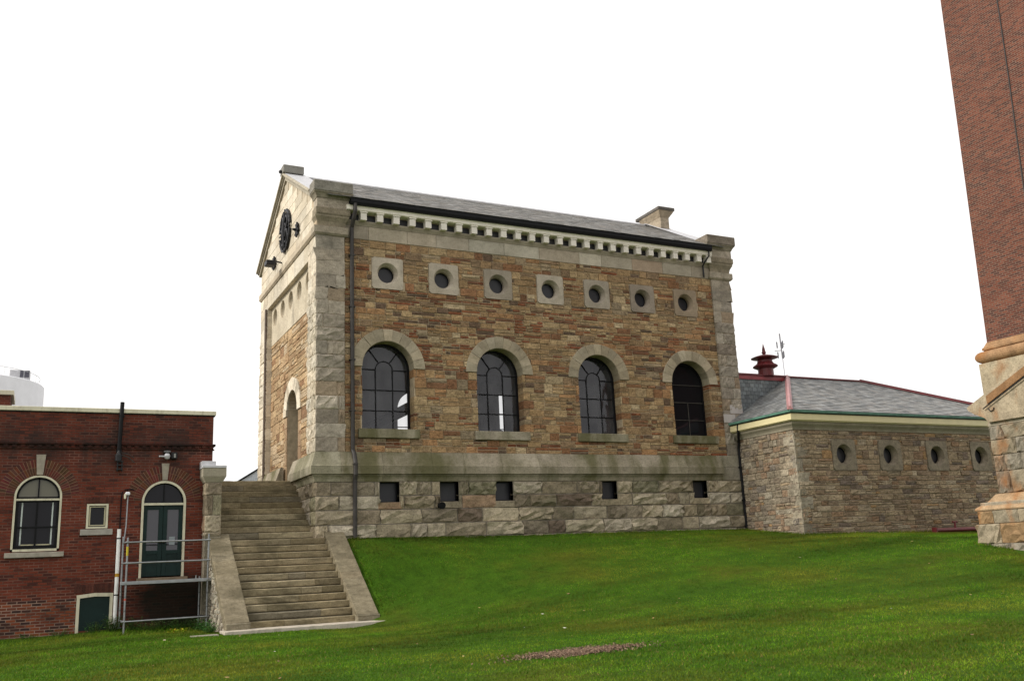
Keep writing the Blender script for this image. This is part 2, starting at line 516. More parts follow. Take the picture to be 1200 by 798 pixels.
def m_glass(name, tint=(.6, .62, .62), rough=.02, refl=1.0, base=None):
    k = NT(name)
    gl = k.n('ShaderNodeBsdfGlossy'); gl.inputs['Roughness'].default_value = rough; gl.inputs['Color'].default_value = (.9, .9, .95, 1)
    wob = k.bump(k.noise(k.pos(), 1.6, 2), .12, .05); k.l(wob, gl.inputs['Normal'])
    if base: tr = k.n('ShaderNodeBsdfDiffuse'); tr.inputs['Color'].default_value = (*base, 1)
    else: tr = k.n('ShaderNodeBsdfTransparent'); tr.inputs['Color'].default_value = (*tint, 1)
    fr = k.n('ShaderNodeFresnel'); fr.inputs['IOR'].default_value = 1.45
    if not base:
        df = k.n('ShaderNodeBsdfDiffuse'); df.inputs['Color'].default_value = (.30, .30, .32, 1)
        md = k.n('ShaderNodeMixShader'); k.l(k.ramp(k.noise(k.pos((1, 1, .6)), 1.8, 6, .65), [(.35, .03), (.7, .20)]), md.inputs[0]); k.l(tr.outputs[0], md.inputs[1]); k.l(df.outputs[0], md.inputs[2]); tr = md
    mx = k.n('ShaderNodeMixShader'); k.l(k.math('MULTIPLY', fr.outputs[0], refl), mx.inputs[0])
    k.l(tr.outputs[0], mx.inputs[1]); k.l(gl.outputs[0], mx.inputs[2]); k.l(mx.outputs[0], k.out.inputs[0])
    return k.m

OLIVE = (.080, .078, .024)
M = {}
M['rubble'] = m_stone('brown_sandstone', 2.2, (.6, 1.32), .9, 6, stain=(.12, .078, .05), stain_amt=(.60, .78), stainscale=(2.4, 2.4, .22), grime=.8, fiss=.45)
M['ashlar'] = m_stone('dressed_sandstone', 1.4, (.82, 1.14), .25, 3.5, stain=(.16, .14, .11), stain_amt=(.60, .8), grime=.3, fiss=.12)
M['mortar_base'] = m_flat('dark_joint', (.16, .14, .11), .95, var=.3, scale=5)
M['rock'] = m_stone('rock_faced_sandstone', 1.4, (.55, 1.32), .7, 4.2, fiss=.35, stain=(.10, .10, .055), stain_amt=(.58, .74), stainscale=(.7, .7, .9), grime=.55)
M['quoin'] = m_stone('weathered_pier_stone', 1.4, (.6, 1.25), .6, 4.5, stain=(.13, .12, .095), stain_amt=(.57, .78), stainscale=(.9, .9, 1.1), grime=.4, fiss=.1)
M['mossy'] = m_stone('mossy_sandstone', 1.3, (.75, 1.15), .3, 4, stain=OLIVE, stain_amt=(.41, .62), stainscale=(.9, .9, .25), grime=.4)
M['step'] = m_stone('worn_step_stone', 3, (.62, 1.28), .35, 4, stain=(.085, .072, .042), stain_amt=(.50, .72), stainscale=(1, 1, 2.5), grime=.4)
M['annexstone'] = m_stone('grey_brown_rubble', 1.8, (.52, 1.38), .9, 7, grime=.7, fiss=.5)
M['towerstone'] = m_stone('rust_stained_sandstone', .8, (.65, 1.25), .5, 4, stain=(.30, .125, .038), stain_amt=(.51, .70), stainscale=(1.5, 1.5, .8), grime=.45)
M['mortar'] = m_flat('lime_mortar', (.46, .37, .255), .95, var=.25, scale=6, bumps=.3, spec=.1)
M['mortar_dark'] = m_flat('grey_mortar', (.34, .29, .225), .95, var=.25, scale=6, bumps=.3, spec=.1)
M['slate'] = m_flat('grey_slate', (1, 1, 1), .55, var=.22, scale=9, bumps=.15, spec=.35)
M['cream'] = m_flat('cream_paint', (.62, .58, .43), .5, var=.08, scale=3, dirt=(.3, .26, .18))
M['cream_yellow'] = m_flat('yellow_cream_paint', (.70, .62, .36), .5, var=.06, scale=3)
M['offwhite'] = m_flat('offwhite_paint', (.76, .71, .63), .6, var=.1, scale=4)
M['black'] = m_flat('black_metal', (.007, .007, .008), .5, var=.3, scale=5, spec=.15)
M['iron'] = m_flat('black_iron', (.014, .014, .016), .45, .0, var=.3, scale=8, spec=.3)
M['pipe'] = m_flat('brown_iron_pipe', (.042, .037, .034), .5, 0, var=.3, scale=6, spec=.3)
M['copper'] = m_flat('green_copper', (.10, .22, .17), .6, var=.3, scale=4)
M['soot'] = m_flat('weathered_dark_board', (.05, .045, .04), .9, var=.4, scale=4)
M['pink'] = m_flat('faded_red_flashing', (.40, .20, .20), .5, var=.15, scale=3)
M['maroon'] = m_flat('maroon_paint', (.12, .018, .02), .45, var=.2, scale=4)
M['steel'] = m_flat('galvanised_steel', (.30, .31, .32), .38, .85, var=.2, scale=6)
M['lead'] = m_flat('pale_lead_sheet', (.52, .52, .54), .5, .2, var=.12, scale=4)
M['whitepaint'] = m_flat('white_paint', (.78, .79, .82), .5, var=.05, scale=2)
M['pvc'] = m_flat('white_plastic_pipe', (.86, .86, .84), .4, var=.08, scale=3)
M['green'] = m_flat('dark_green_paint', (.006, .020, .018), .45, var=.25, scale=3, spec=.2)
M['pine'] = m_flat('rough_timber', (.20, .15, .10), .85, var=.3, scale=6)
M['limestone'] = m_flat('grey_limestone', (.33, .31, .27), .85, var=.2, scale=6, bumps=.3, dirt=(.2, .18, .14))
M['plaster'] = m_flat('old_plaster', (.34, .335, .33), .9, var=.12, scale=1.5)
M['interior'] = m_flat('dark_interior', (.05, .05, .055), .9, var=.3, scale=1)
M['glass'] = m_glass('window_glass', (.70, .71, .72), .03, 1.15)
M['darkglass'] = m_glass('dim_glass', rough=.03, refl=.5, base=(.010, .010, .012))
M['doorglass'] = m_glass('door_glass', rough=.02, refl=1.6, base=(.035, .035, .04))
M['olive_glass'] = m_glass('blind_glass', rough=.05, base=(.14, .13, .09))
M['plexi'] = m_flat('grey_board', (.028, .028, .033), .3, var=.1, spec=.25)
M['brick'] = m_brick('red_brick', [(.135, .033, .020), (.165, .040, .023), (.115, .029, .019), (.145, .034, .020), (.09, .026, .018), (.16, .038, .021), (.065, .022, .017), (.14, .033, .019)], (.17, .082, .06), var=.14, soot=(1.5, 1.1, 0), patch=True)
M['brick_old'] = m_brick('old_red_brick', [(.17, .045, .022), (.055, .025, .02), (.14, .04, .022), (.04, .022, .02), (.12, .036, .022), (.2, .055, .025)], (.26, .17, .13), var=.2)
M['brick_tower'] = m_brick('weathered_chimney_brick', [(.118, .036, .023), (.14, .043, .027), (.088, .031, .022), (.16, .049, .029), (.072, .029, .023), (.125, .039, .025), (.10, .034, .025), (.175, .058, .035)], (.20, .14, .105), bw=.19, bh=.066, ms=.010, var=.10, mvar=(.8, 1.1))
M['voussoir_brick'] = m_flat('arch_brick', (.10, .031, .02), .9, var=.3, scale=10, bumps=.3)

# palettes (albedo)
TAN = [((.41, .277, .15), 6), ((.47, .342, .196), 4), ((.35, .236, .132), 4), ((.42, .245, .125), 3.5), ((.33, .175, .092), 2.8), ((.25, .132, .073), 2.2), ((.18, .12, .082), 1.4), ((.36, .28, .185), 1.5), ((.52, .405, .255), 1.6), ((.29, .20, .122), 2.5)]
THIN = [((.25, .094, .048), 3.4), ((.31, .132, .065), 3), ((.41, .277, .15), 5), ((.21, .107, .064), 1.8), ((.46, .34, .195), 3), ((.145, .10, .07), 1.8), ((.34, .24, .14), 3.5)]
OCHRE = [((.50, .38, .23), 4), ((.46, .33, .19), 3), ((.40, .27, .15), 2), ((.34, .22, .13), 1), ((.54, .44, .30), 3)]
GREY = [((.38, .335, .275), 4), ((.45, .40, .33), 3), ((.32, .28, .23), 3), ((.34, .265, .19), 1.5), ((.27, .23, .19), 1.2)]
ASH = [((.44, .39, .31), 4), ((.48, .44, .36), 2), ((.40, .35, .28), 2), ((.42, .33, .25), 1), ((.38, .36, .31), 1)]
CREAMST = [((.63, .565, .455), 4), ((.68, .62, .51), 3), ((.57, .505, .395), 2)]
VOU = [((.37, .32, .235), 4), ((.41, .355, .265), 3), ((.34, .29, .21), 2)]
ROCK = [((.36, .305, .22), 4), ((.46, .395, .29), 3), ((.27, .225, .165), 2.5), ((.35, .24, .16), .45), ((.52, .46, .365), 2), ((.20, .155, .12), .5), ((.29, .265, .18), 1.2)]
ANX = [((.39, .30, .20), 4), ((.42, .33, .225), 3), ((.31, .23, .16), 3), ((.36, .24, .155), 2), ((.44, .36, .26), 1.5), ((.23, .18, .145), 1.2), ((.41, .265, .14), .9)]
TWR = [((.34, .29, .21), 3), ((.39, .335, .245), 2), ((.33, .22, .12), 1.6), ((.28, .25, .20), 3)]
SL = [((.25, .243, .23), 4), ((.31, .30, .285), 3), ((.19, .187, .18), 2), ((.27, .25, .225), 2)]

Z = Vector((0, 0, 1))
# ------------------------------------------------------------------ terrain
CP = np.array([
 (1.3, -.2, -1.23), (4, -.2, -1.27), (6.4, -.2, -1.30), (9.5, -.2, -1.3), (12.4, -.2, -1.3), (15.7, -.2, -1.33),
 (16, -3.1, -1.64), (16, -1.5, -1.48), (20, -3.1, -1.70), (24.6, -3.1, -1.78), (28.5, -3.1, -1.85), (34, -3.1, -1.9),
 (18, -8.1, -2.19), (18, -9.6, -2.43), (21, -8.1, -2.12), (20.6, -13.5, -2.75), (24, -9, -2.3),
 (.95, -.3, -1.24), (.95, -1.05, -1.72), (.95, -1.8, -2.22), (.95, -2.5, -2.72), (.95, -3.2, -3.2), (.95, -4.2, -3.43), (-1, -3.7, -3.52), (-1, -4.1, -3.49), (-3.1, -4.0, -3.48), (.5, -3.9, -3.47), (-3.3, -2, -3.46), (-3.2, -.2, -3.44),
 (-1, -3.2, -3.5), (-1, -2.2, -3.5), (-1, -1, -3.4), (-2.2, -3, -3.5), (-.2, -3.2, -3.5), (.2, -3.3, -3.5), (.2, -2.4, -3.2), (-5.26, .1, -3.36), (-6.28, .1, -3.41), (-7.93, .1, -3.43), (-12, .1, -3.5), (-20, .1, -3.6), (-3.6, -4.4, -3.45), (-6, -3, -3.47),
 (-8, -9.4, -3.6), (-1.5, -15.9, -3.6), (2.7, -20, -3.58), (.8, -14, -3.52), (2.5, -7, -3.35), (3, -3.2, -2.75), (6, -4, -2.35), (6, -8, -3.05), (10, -5, -2.15), (10, -10, -2.98),
 (14, -12, -2.9), (18, -17, -3.05), (-7, -27, -3.65), (-15, -20, -3.7), (10, -27, -3.5), (25, -25, -3.3), (35, -12, -2.7), (3, -1.5, -1.95), (2, -2.3, -2.55)], float)

def _tps(r2):
    return np.where(r2 > 1e-12, .5 * r2 * np.log(np.maximum(r2, 1e-12)), 0)
def _fit():
    n = len(CP); d2 = ((CP[:, None, :2] - CP[None, :, :2]) ** 2).sum(-1)
    A = np.zeros((n + 3, n + 3)); A[:n, :n] = _tps(d2) + np.eye(n) * .004
    Pm = np.c_[np.ones(n), CP[:, :2]]; A[:n, n:] = Pm; A[n:, :n] = Pm.T
    return np.linalg.solve(A, np.r_[CP[:, 2], 0, 0, 0])
_W = _fit()
def ground(x, y):
    x = np.asarray(x, float); y = np.asarray(y, float); sh = x.shape
    X = np.clip(x.ravel(), -20, 36); Y = np.clip(y.ravel(), -29, .6)
    d2 = (X[:, None] - CP[None, :, 0]) ** 2 + (Y[:, None] - CP[None, :, 1]) ** 2
    z = _tps(d2) @ _W[:len(CP)] + _W[-3] + _W[-2] * X + _W[-1] * Y
    dist = np.hypot(x.ravel() - X, y.ravel() - Y)
    k = np.clip(dist / 80, 0, 1); z = z * (1 - k) + (-3.7) * k
    return z.reshape(sh)
def gz(x, y): return float(ground(np.array([x]), np.array([y]))[0])

def build_ground():
    xs = np.r_[-900, -400, -150, -70, -40, -28, np.arange(-22, 38.01, .5), 50, 80, 160, 400, 900]
    ys = np.r_[-600, -250, -100, -60, -42, -34, np.arange(-30, 1.01, .5), 2.5, 6, 12, 30, 60, 120, 300, 900]
    Xg, Yg = np.meshgrid(xs, ys, indexing='xy'); Zg = ground(Xg, Yg)
    v = np.c_[Xg.ravel(), Yg.ravel(), Zg.ravel()]
    nx, ny = len(xs), len(ys); f = []
    for j in range(ny - 1):
        for i in range(nx - 1):
            a = j * nx + i; f.append((a, a + 1, a + 1 + nx, a + nx))
    k = NT('turf')
    p = k.pos()
    a = k.noise(p, .35, 6, .6); b = k.noise(p, 3, 6, .7); c3 = k.noise(p, 30, 5, .8)
    c = k.ramp(a, [(.3, (.032, .085, .004)), (.5, (.042, .095, .005)), (.72, (.08, .09, .008))])
    c = k.mix(1, c, k.ramp(b, [(.3, .7), (.7, 1.3)]), 'MULTIPLY')
    c = k.mix(1, c, k.ramp(c3, [(.3, .4), (.65, 1.4)]), 'MULTIPLY')
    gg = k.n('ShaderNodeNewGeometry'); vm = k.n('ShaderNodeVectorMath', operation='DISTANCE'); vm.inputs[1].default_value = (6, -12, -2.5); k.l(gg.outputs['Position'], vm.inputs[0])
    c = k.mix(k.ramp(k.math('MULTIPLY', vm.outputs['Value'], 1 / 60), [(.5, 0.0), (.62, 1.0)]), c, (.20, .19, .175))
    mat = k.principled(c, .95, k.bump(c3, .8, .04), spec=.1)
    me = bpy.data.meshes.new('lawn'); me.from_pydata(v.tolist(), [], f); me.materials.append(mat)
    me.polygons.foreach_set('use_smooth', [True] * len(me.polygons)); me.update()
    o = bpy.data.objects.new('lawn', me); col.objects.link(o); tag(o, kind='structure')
build_ground()

def build_grass():
    rng = np.random.default_rng(5)
    N = 760000
    # more blades close to the viewer side of the lawn
    x = rng.uniform(-13, 30, N); y = rng.uniform(-22, -.2, N)
    keep = np.ones(N, bool)
    lim_l = -8.9 - (y + 9) * .02; keep &= (x > -12)
    keep &= ~((x > -3.12) & (x < .92) & (y > -3.93))          # stairs and pad
    keep &= ~((x > 15.9) & (y > -3.12))
    keep &= ~((x > 18.0) & (x < 23.3) & (y < -8.15) & (y > -13.4))
    keep &= ~((y > -1.9) & (x < -3.0) & (rng.random(N) < .45))
    s = ((x - .65) / 1.25) ** 2 + ((y + 14.0) / .55) ** 2
    keep &= ~((s < 1.0) & (rng.random(N) < np.clip(1.25 - 1.4 * s + .5 * np.sin(9 * x) * np.sin(11 * y), 0, .95)))
    # right of the picture edge
    keep &= (x < 3.0 + (y + 20.5) * 1.02 + 3.5) | (y > -6)
    x = x[keep]; y = y[keep]; n = len(x)
    z = ground(x, y)
    pt = np.c_[x, y]
    # patchy height / colour
    nz = np.array([mn.noise(Vector((a * .55, b * .55, 0))) for a, b in pt[::40]])
    patch = np.repeat(nz, 40)[:n] if False else np.interp(np.arange(n), np.arange(0, n, 40), nz)
    big = np.sin(x * .55 + 1.3 * np.sin(y * .4)) * np.sin(y * .7 + np.sin(x * .31))
    hgt = rng.uniform(.016, .036, n) * (1 + .3 * big)
    edge = ((y > -1.6) & (x < -3.0)) | ((y > -.35) & (x > .9) & (x < 15.9))
    edge = edge | ((x > 15.5) & (y > -3.4)) | ((x > 17.7) & (x < 18.1) & (y < -7.9) & (y > -13.5)) | ((x > .85) & (x < 1.05) & (y > -3.5))
    hgt = np.where(edge, hgt * rng.uniform(1.0, 3.6, n), hgt)
    wid = rng.uniform(.006, .012, n)
    ang = rng.uniform(0, 2 * np.pi, n); lean = rng.uniform(.2, 1.3, n) * hgt; la = rng.uniform(0, 2 * np.pi, n)
    dx, dy = np.cos(ang) * wid, np.sin(ang) * wid
    tx, ty = np.cos(la) * lean, np.sin(la) * lean
    V = np.empty((n, 3, 3), np.float32)
    V[:, 0] = np.c_[x - dx, y - dy, z - .005]; V[:, 1] = np.c_[x + dx, y + dy, z - .005]; V[:, 2] = np.c_[x + tx, y + ty, z + hgt]
    me = bpy.data.meshes.new('grass'); me.vertices.add(n * 3); me.vertices.foreach_set('co', V.ravel())
    me.loops.add(n * 3); me.loops.foreach_set('vertex_index', np.arange(n * 3, dtype=np.int32))
    me.polygons.add(n); me.polygons.foreach_set('loop_start', np.arange(0, n * 3, 3, dtype=np.int32)); me.polygons.foreach_set('loop_total', np.full(n, 3, np.int32))
    hue = rng.random(n); dry = (rng.random(n) < .05 + .04 * big)
    C = np.ones((n, 3, 4), np.float32)
    br = (.86 + .28 * rng.random(n))[:, None]
    base = np.array([.060, .148, .006]) * br
    base = np.where((hue > .6)[:, None], np.array([.105, .190, .008]) * br, base)
    base = np.where(dry[:, None], np.array([.20, .165, .045]) * br, base)
    C[:, :, :3] = base[:, None, :]
    ca = me.color_attributes.new('col', 'FLOAT_COLOR', 'POINT'); ca.data.foreach_set('color', C.ravel())
    k = NT('grass_blades')
    c = k.attr(); p = k.pos()
    a = k.noise(p, .30, 5, .6); b = k.noise(p, 1.7, 5, .65)
    c = k.mix(k.ramp(a, [(.44, 0.0), (.64, .65)]), c, (.165, .145, .016))
    c = k.mix(1, c, k.ramp(b, [(.3, .62), (.7, 1.38)]), 'MULTIPLY')
    st_ = k.noise(k.pos((.10, .42, 1)), 1.6, 5, .6, .3)
    c = k.mix(1, c, k.ramp(st_, [(.36, .52), (.62, 1.36)]), 'MULTIPLY')
    pr = k.n('ShaderNodeBsdfPrincipled'); k.l(c, pr.inputs['Base Color']); pr.inputs['Roughness'].default_value = .7; pr.inputs['Specular IOR Level'].default_value = .15
    tl = k.n('ShaderNodeBsdfTranslucent'); k.l(c, tl.inputs['Color'])
    mx = k.n('ShaderNodeMixShader'); mx.inputs[0].default_value = .3; k.l(pr.outputs[0], mx.inputs[1]); k.l(tl.outputs[0], mx.inputs[2]); k.l(mx.outputs[0], k.out.inputs[0])
    me.materials.append(k.m); me.update(); me.validate()
    o = bpy.data.objects.new('grass', me); col.objects.link(o)
    tag(o, 'mown green grass covering the sloping lawn', 'grass', kind='stuff')
build_grass()

def build_soil():
    mb = MB(); n = 40; ctr = (.65, -14.0)
    pts = []
    for i in range(n):
        a = 2 * math.pi * i / n; r = 1 + .28 * math.sin(3 * a + 1) + .2 * math.sin(5 * a) + R.uniform(-.16, .16)
        pts.append((ctr[0] + .78 * r * math.cos(a), ctr[1] + .32 * r * math.sin(a)))
    rings = [1, .66, .33]; vs = []; 
    for q in rings:
        for px, py in pts:
            x = ctr[0] + (px - ctr[0]) * q; y = ctr[1] + (py - ctr[1]) * q
            vs.append((x, y, gz(x, y) + .006 + .02 * (1 - q)))
    vs.append((*ctr, gz(*ctr) + .03)); fs = []
    for r in range(2):
        for i in range(n):
            j = (i + 1) % n; fs.append((r * n + i, r * n + j, (r + 1) * n + j, (r + 1) * n + i))
    for i in range(n): fs.append((2 * n + i, 2 * n + (i + 1) % n, 3 * n))
    mb.add(vs, fs, (.13, .082, .05))
    for i in range(2600):
        x = ctr[0] + R.gauss(0, .52); y = ctr[1] + R.gauss(0, .2) - .06 * (x - ctr[0]); z = gz(x, y) + .02
        s = R.uniform(.012, .035); w = R.uniform(0, 3.14); dx, dy = s * math.cos(w), s * math.sin(w); t = R.uniform(-.01, .02)
        c = R.choice(((.20, .125, .08), (.13, .08, .052), (.26, .18, .12), (.09, .058, .04)))
        mb.add([(x - dx, y - dy, z - t), (x + dy * .5, y - dx * .5, z + .012), (x + dx, y + dy, z + t), (x - dy * .5, y + dx * .5, z + .01)], [(0, 1, 2, 3)], c)
    o = mb.build('soil_patch', m_flat('wood_chips', (1, 1, 1), .95, var=.3, scale=20))
    tag(o, 'bare patch of brown wood chips and soil in the lawn', 'soil', kind='stuff')
build_soil()

def build_leaves():
    m = MB()
    for i in range(90):
        x = R.uniform(-10, 20); y = R.uniform(-18, -3)
        if -3.4 < x < 1.1 and y > -4.2 or x > 15.5 and y > -3.4 or 17.6 < x and y > -13.6 and y < -7.9: continue
        z = gz(x, y) + R.uniform(.02, .035); s_ = R.uniform(.02, .045); w_ = R.uniform(0, 6.28); t = R.uniform(-.01, .015)
        dx, dy = s_ * math.cos(w_), s_ * math.sin(w_)
        m.add([(x - dx, y - dy, z), (x + dy * .6, y - dx * .6, z + t), (x + dx, y + dy, z + .008), (x - dy * .6, y + dx * .6, z - t + .006)], [(0, 1, 2, 3)], R.choice(((.45, .40, .25), (.30, .19, .08), (.6, .58, .48), (.34, .27, .09), (.2, .12, .06))))
    o = m.build('fallen_leaves', m_flat('dry_leaf', (1, 1, 1), .8, var=.2)); tag(o, 'few small pale dry leaves scattered over the lawn', 'leaves', kind='stuff')
build_leaves()

# ------------------------------------------------------------------ pump house
ph = empty('pump_house', (8.2, 4.1, -1.3))
tag(ph, 'tall brown sandstone pump house with grey corner piers, slate roof and arched windows', 'building')
FR = Face((0, 0, 0), (1, 0, 0), (0, -1, 0))          # long front, u = x
GB = Face((.2, 0, 0), (0, 1, 0), (-1, 0, 0))          # gable end infill plane, u = y
GP = Face((0, 0, 0), (0, 1, 0), (-1, 0, 0))           # gable pier plane
L, D = 16.4, 8.24
WX = (2.34, 6.26, 10.146, 14.13); HW = .853; SILL, SPR = 2.08, 4.04; RO = 1.245
RX = (2.36, 4.32, 6.33, 8.36, 10.28, 12.25, 14.21); RZ = 7.143; RH = .55
BX = (2.305, 4.285, 6.206, 10.214, 14.075); BW = .318
holes = [arch_outline(x, HW, SILL, SPR, grow=.012) for x in WX]
holes += [[(x + .33 * math.cos(a), RZ + .33 * math.sin(a)) for a in [2 * math.pi * i / 24 for i in range(24)]] for x in RX]
holes += [[(x - BW, -.17), (x + BW, -.17), (x + BW, .456), (x - BW, .456)] for x in BX]
wall = plate('front_wall', FR, [(.12, -2.6), (L - .12, -2.6), (L - .12, 9.3), (.12, 9.3)], holes, 0, -.5, M['mortar'], ph)
wall['label'] = 'long front wall of coursed brown sandstone'
def arch_op(cx, hw, zb, zs, rc, ext=0):
    def f(z):
        if z <= zs: return hw + ext
        q = rc * rc - (z - zs) ** 2
        return math.sqrt(q) if q > 0 else 0.0
    return dict(cx=cx, hw=f, z0=zb, z1=zs + rc, round=True)
def rect_op(cx, hw, z0, z1): return dict(cx=cx, hw=lambda z: hw, z0=z0, z1=z1, round=False)
ops = [arch_op(x, HW, SILL, SPR, HW + .22) for x in WX] + [rect_op(x, 1.0, 1.80, SILL) for x in WX] + [rect_op(x, RH, RZ - .525, RZ + .525) for x in RX]
rb = rubble(FR, .93, 15.52, 1.36, 8.215, ops, [1.80, SILL, SPR, RZ - .525, RZ + .525], TAN, THIN, lo=.16, hi=.30, cw=(.26, .8), gap=.022, split=(46, 46, 8), proud=(.014, .04), bev=.007, rough=.009, jit=.1)
rb.build('sandstone_facing', M['rubble'], wall)
fz = courses(FR, .93, 15.52, [8.215, 8.67], ASH, .9, 1.7, proud=.035, back=-.05)
fz.build('frieze', M['ashlar'], wall)

# arched windows
def arched_window(i, x):
    ms = MB()
    fr_d0, fr_d1 = -.37, -.45
    ol = [(x - HW + .03, SILL + .02), (x - HW + .03, SPR)] + arc(x, SPR, HW - .03, 180, 0, 24)[1:] + [(x + HW - .03, SILL + .02)]
    bar(ms, FR, ol, .075, fr_d0, fr_d1)
    bar(ms, FR, [(x - HW, SILL + .03), (x + HW, SILL + .03)], .06, fr_d0, fr_d1)
    w = MB.build(ms, 'arched_window', M['black'], ph)
    w['label'] = ['arched window nearest the left corner, daylight showing through its lower right panes', 'second arched window from the left corner, bright streaks behind its middle panes',
                  'third arched window from the left, dark glass', 'arched window nearest the low annex, darkest glass'][i]
    g = MB()
    b = .030
    if i < 3:
        q = .285
        for sx in (-q, q): bar(g, FR, [(x + sx, SILL + .05), (x + sx, SPR)], b, -.385, -.43)
        bar(g, FR, arc(x, SPR, q, 0, 180, 14), b, -.387, -.432)
        for z in (2.72, 3.38): bar(g, FR, [(x - HW + .05, z), (x + HW - .05, z)], b, -.38, -.425)
        for s in (-1, 1): bar(g, FR, [(x + s * q, SPR), (x + s * (HW - .05), SPR)], b, -.38, -.425)
        for a in (52, 128):
            c_, s_ = math.cos(math.radians(a)), math.sin(math.radians(a))
            bar(g, FR, [(x + q * c_, SPR + q * s_), (x + (HW - .05) * c_, SPR + (HW - .05) * s_)], b, -.38, -.425)
    else:
        bar(g, FR, [(x + .1, SILL + .05), (x + .1, 3.38)], b, -.385, -.43)
        for z in (2.72, 3.38, SPR): bar(g, FR, [(x - HW + .05, z), (x + HW - .05, z)], b, -.38, -.425)
    g.build('glazing_bars', M['black'] if i < 3 else M['soot'], w)
    pn = MB(); flat_poly(pn, FR, [(x - HW + .02, SILL + .02), (x + HW - .02, SILL + .02)] + arc(x, SPR, HW - .02, 0, 180, 24), -.41)
    pn.build('glass', M['glass'] if i < 3 else M['darkglass'], w)
    voussoirs(FR, x, SPR, HW, RO, .065, -.45, 11, VOU).build('stone_arch', M['ashlar'], w)
    s = MB(); s.box(x - 1.0, x + 1.0, -.125, .45, 1.795, 2.08, R.choice(((.37, .335, .255), (.38, .34, .27))), .012)
    s.build('sill', M['mossy'], w)
for i, x in enumerate(WX): arched_window(i, x)

# round windows of the front
for i, x in enumerate(RX):
    mb = MB(); ring_surround(mb, FR, x, RZ, 0.525, .355, .275, .055, -.10, -.45, pick(GREY))
    w = mb.build('round_window', M['ashlar'], ph)
    gl = MB(); disc(gl, FR, x, RZ, .276, -.24); gl.build('glass', M['plexi'], w)
    rm = MB(); bar(rm, FR, arc(x, RZ, .27, 0, 360, 32)[:-1], .02, -.2, -.25, closed=True); rm.build('rim', M['black'], w)

# basement
BF = Face((0, -.1, 0), (1, 0, 0), (0, -1, 0))
bops = [rect_op(x, BW, -.17, .456) for x in BX]
BZ = [-2.15, -1.68, -1.25, -.82, -.385, .03, .456]
bpl = plate('basement_wall', BF, [(.03, -2.6), (16.35, -2.6), (16.35, .5), (.03, .5)], holes[-5:], -.004, -.11, M['mortar_base'], ph)
bpl['label'] = 'rock-faced basement courses with green stains'
mb = MB()
for q in range(6): courses(BF, 0, 16.35, BZ[q:q + 2], ROCK, .45, 1.5, .01, -.09, .012, gap=.02, nx=R.choice((5, 6, 7)), nz=3, opens=bops, mb=mb, jit=.35, roughs=lambda i: R.choice((.02, .04, .055, .065)), margin=.022)
BG = Face((0, 0, 0), (0, 1, 0), (-1, 0, 0))
courses(BG, -.08, D + .08, BZ, ROCK, .5, 1.4, .01, -.2, .012, gap=.014, nx=5, nz=3, mb=mb, jit=.35, roughs=lambda i: R.choice((.018, .03, .045)), margin=.028)
mb.build('rock_faced_stone', M['rock'], bpl)
for i, x in enumerate(BX):
    m = MB(); stone(m, BF, -.378, -.176, x - BW - .06, x + BW + .06, .03, -.1, .015, pick(ROCK), .008, 3, 2, .2); m.build('window_sill', M['rock'], bpl)
    w = MB(); bar(w, FR, [(x - BW + .02, -.15), (x + BW - .02, -.15), (x + BW - .02, .43), (x - BW + .02, .43)], .05, -.10, -.16, closed=True)
    o = w.build('basement_window', M['black'], ph)
    g = MB(); flat_poly(g, FR, [(x - BW, -.17), (x + BW, -.17), (x + BW, .45), (x - BW, .45)], -.14); g.build('panel', M['plexi'] if i != 1 else M['interior'], o)
# black pipe outlet below the second basement window
mb = MB(); mb.tube([(3.93, -.05, -.28), (3.93, -.32, -.30)], .09, 12); mb.tube([(3.93, -.30, -.30), (3.93, -.36, -.31)], .11, 12)
mb.build('vent_pipe', M['black'], ph)

# plinth moulding: cavetto, fascia, weathered slope
prof = [(-.1, .456), (.025, .456), (.035, .50), (.045, .55), (.07, .60), (.10, .63), (.10, .650), (.085, .655), (.085, .672), (.165, .678), (.165, .925), (.145, .945), (.0, 1.357), (-.1, 1.357)]
mb = MB()
def plinth_run(path, n):
    P0, P1 = Vector(path[0]), Vector(path[1])
    moulding(mb, path, prof, (.36, .34, .25))
path_front = [(0, D / 2 - 1.4), (0, -.1), (15.1, -.1)]
mb0 = mb
xs_ = [-.0] + sorted(R.uniform(-.25, .25) + 1.25 * i + 1.0 for i in range(11)) + [15.1]
moulding(mb, [(0, D / 2 - 1.4), (0, 2.0)], prof, (.40, .36, .28)); moulding(mb, [(0, 1.994), (0, -.1), (xs_[1], -.1)], prof, (.37, .345, .26))
for a, b in zip(xs_[1:-1], xs_[2:]): moulding(mb, [(a + .006, -.1), (b, -.1)], prof, (lambda q: (.38 * q, .335 * q, .265 * q))(R.uniform(.88, 1.12)))
moulding(mb, [(0, D), (0, 4.47)], prof, (.42, .37, .29))
# shallow courses of the right pier base
mb.box(15.104, 16.40, -.14, 0, .456, .93, (.36, .33, .27), .01); mb.box(15.104, 16.40, -.125, 0, .936, 1.357, (.38, .35, .28), .01)
pl = mb.build('plinth', M['mossy'], ph)
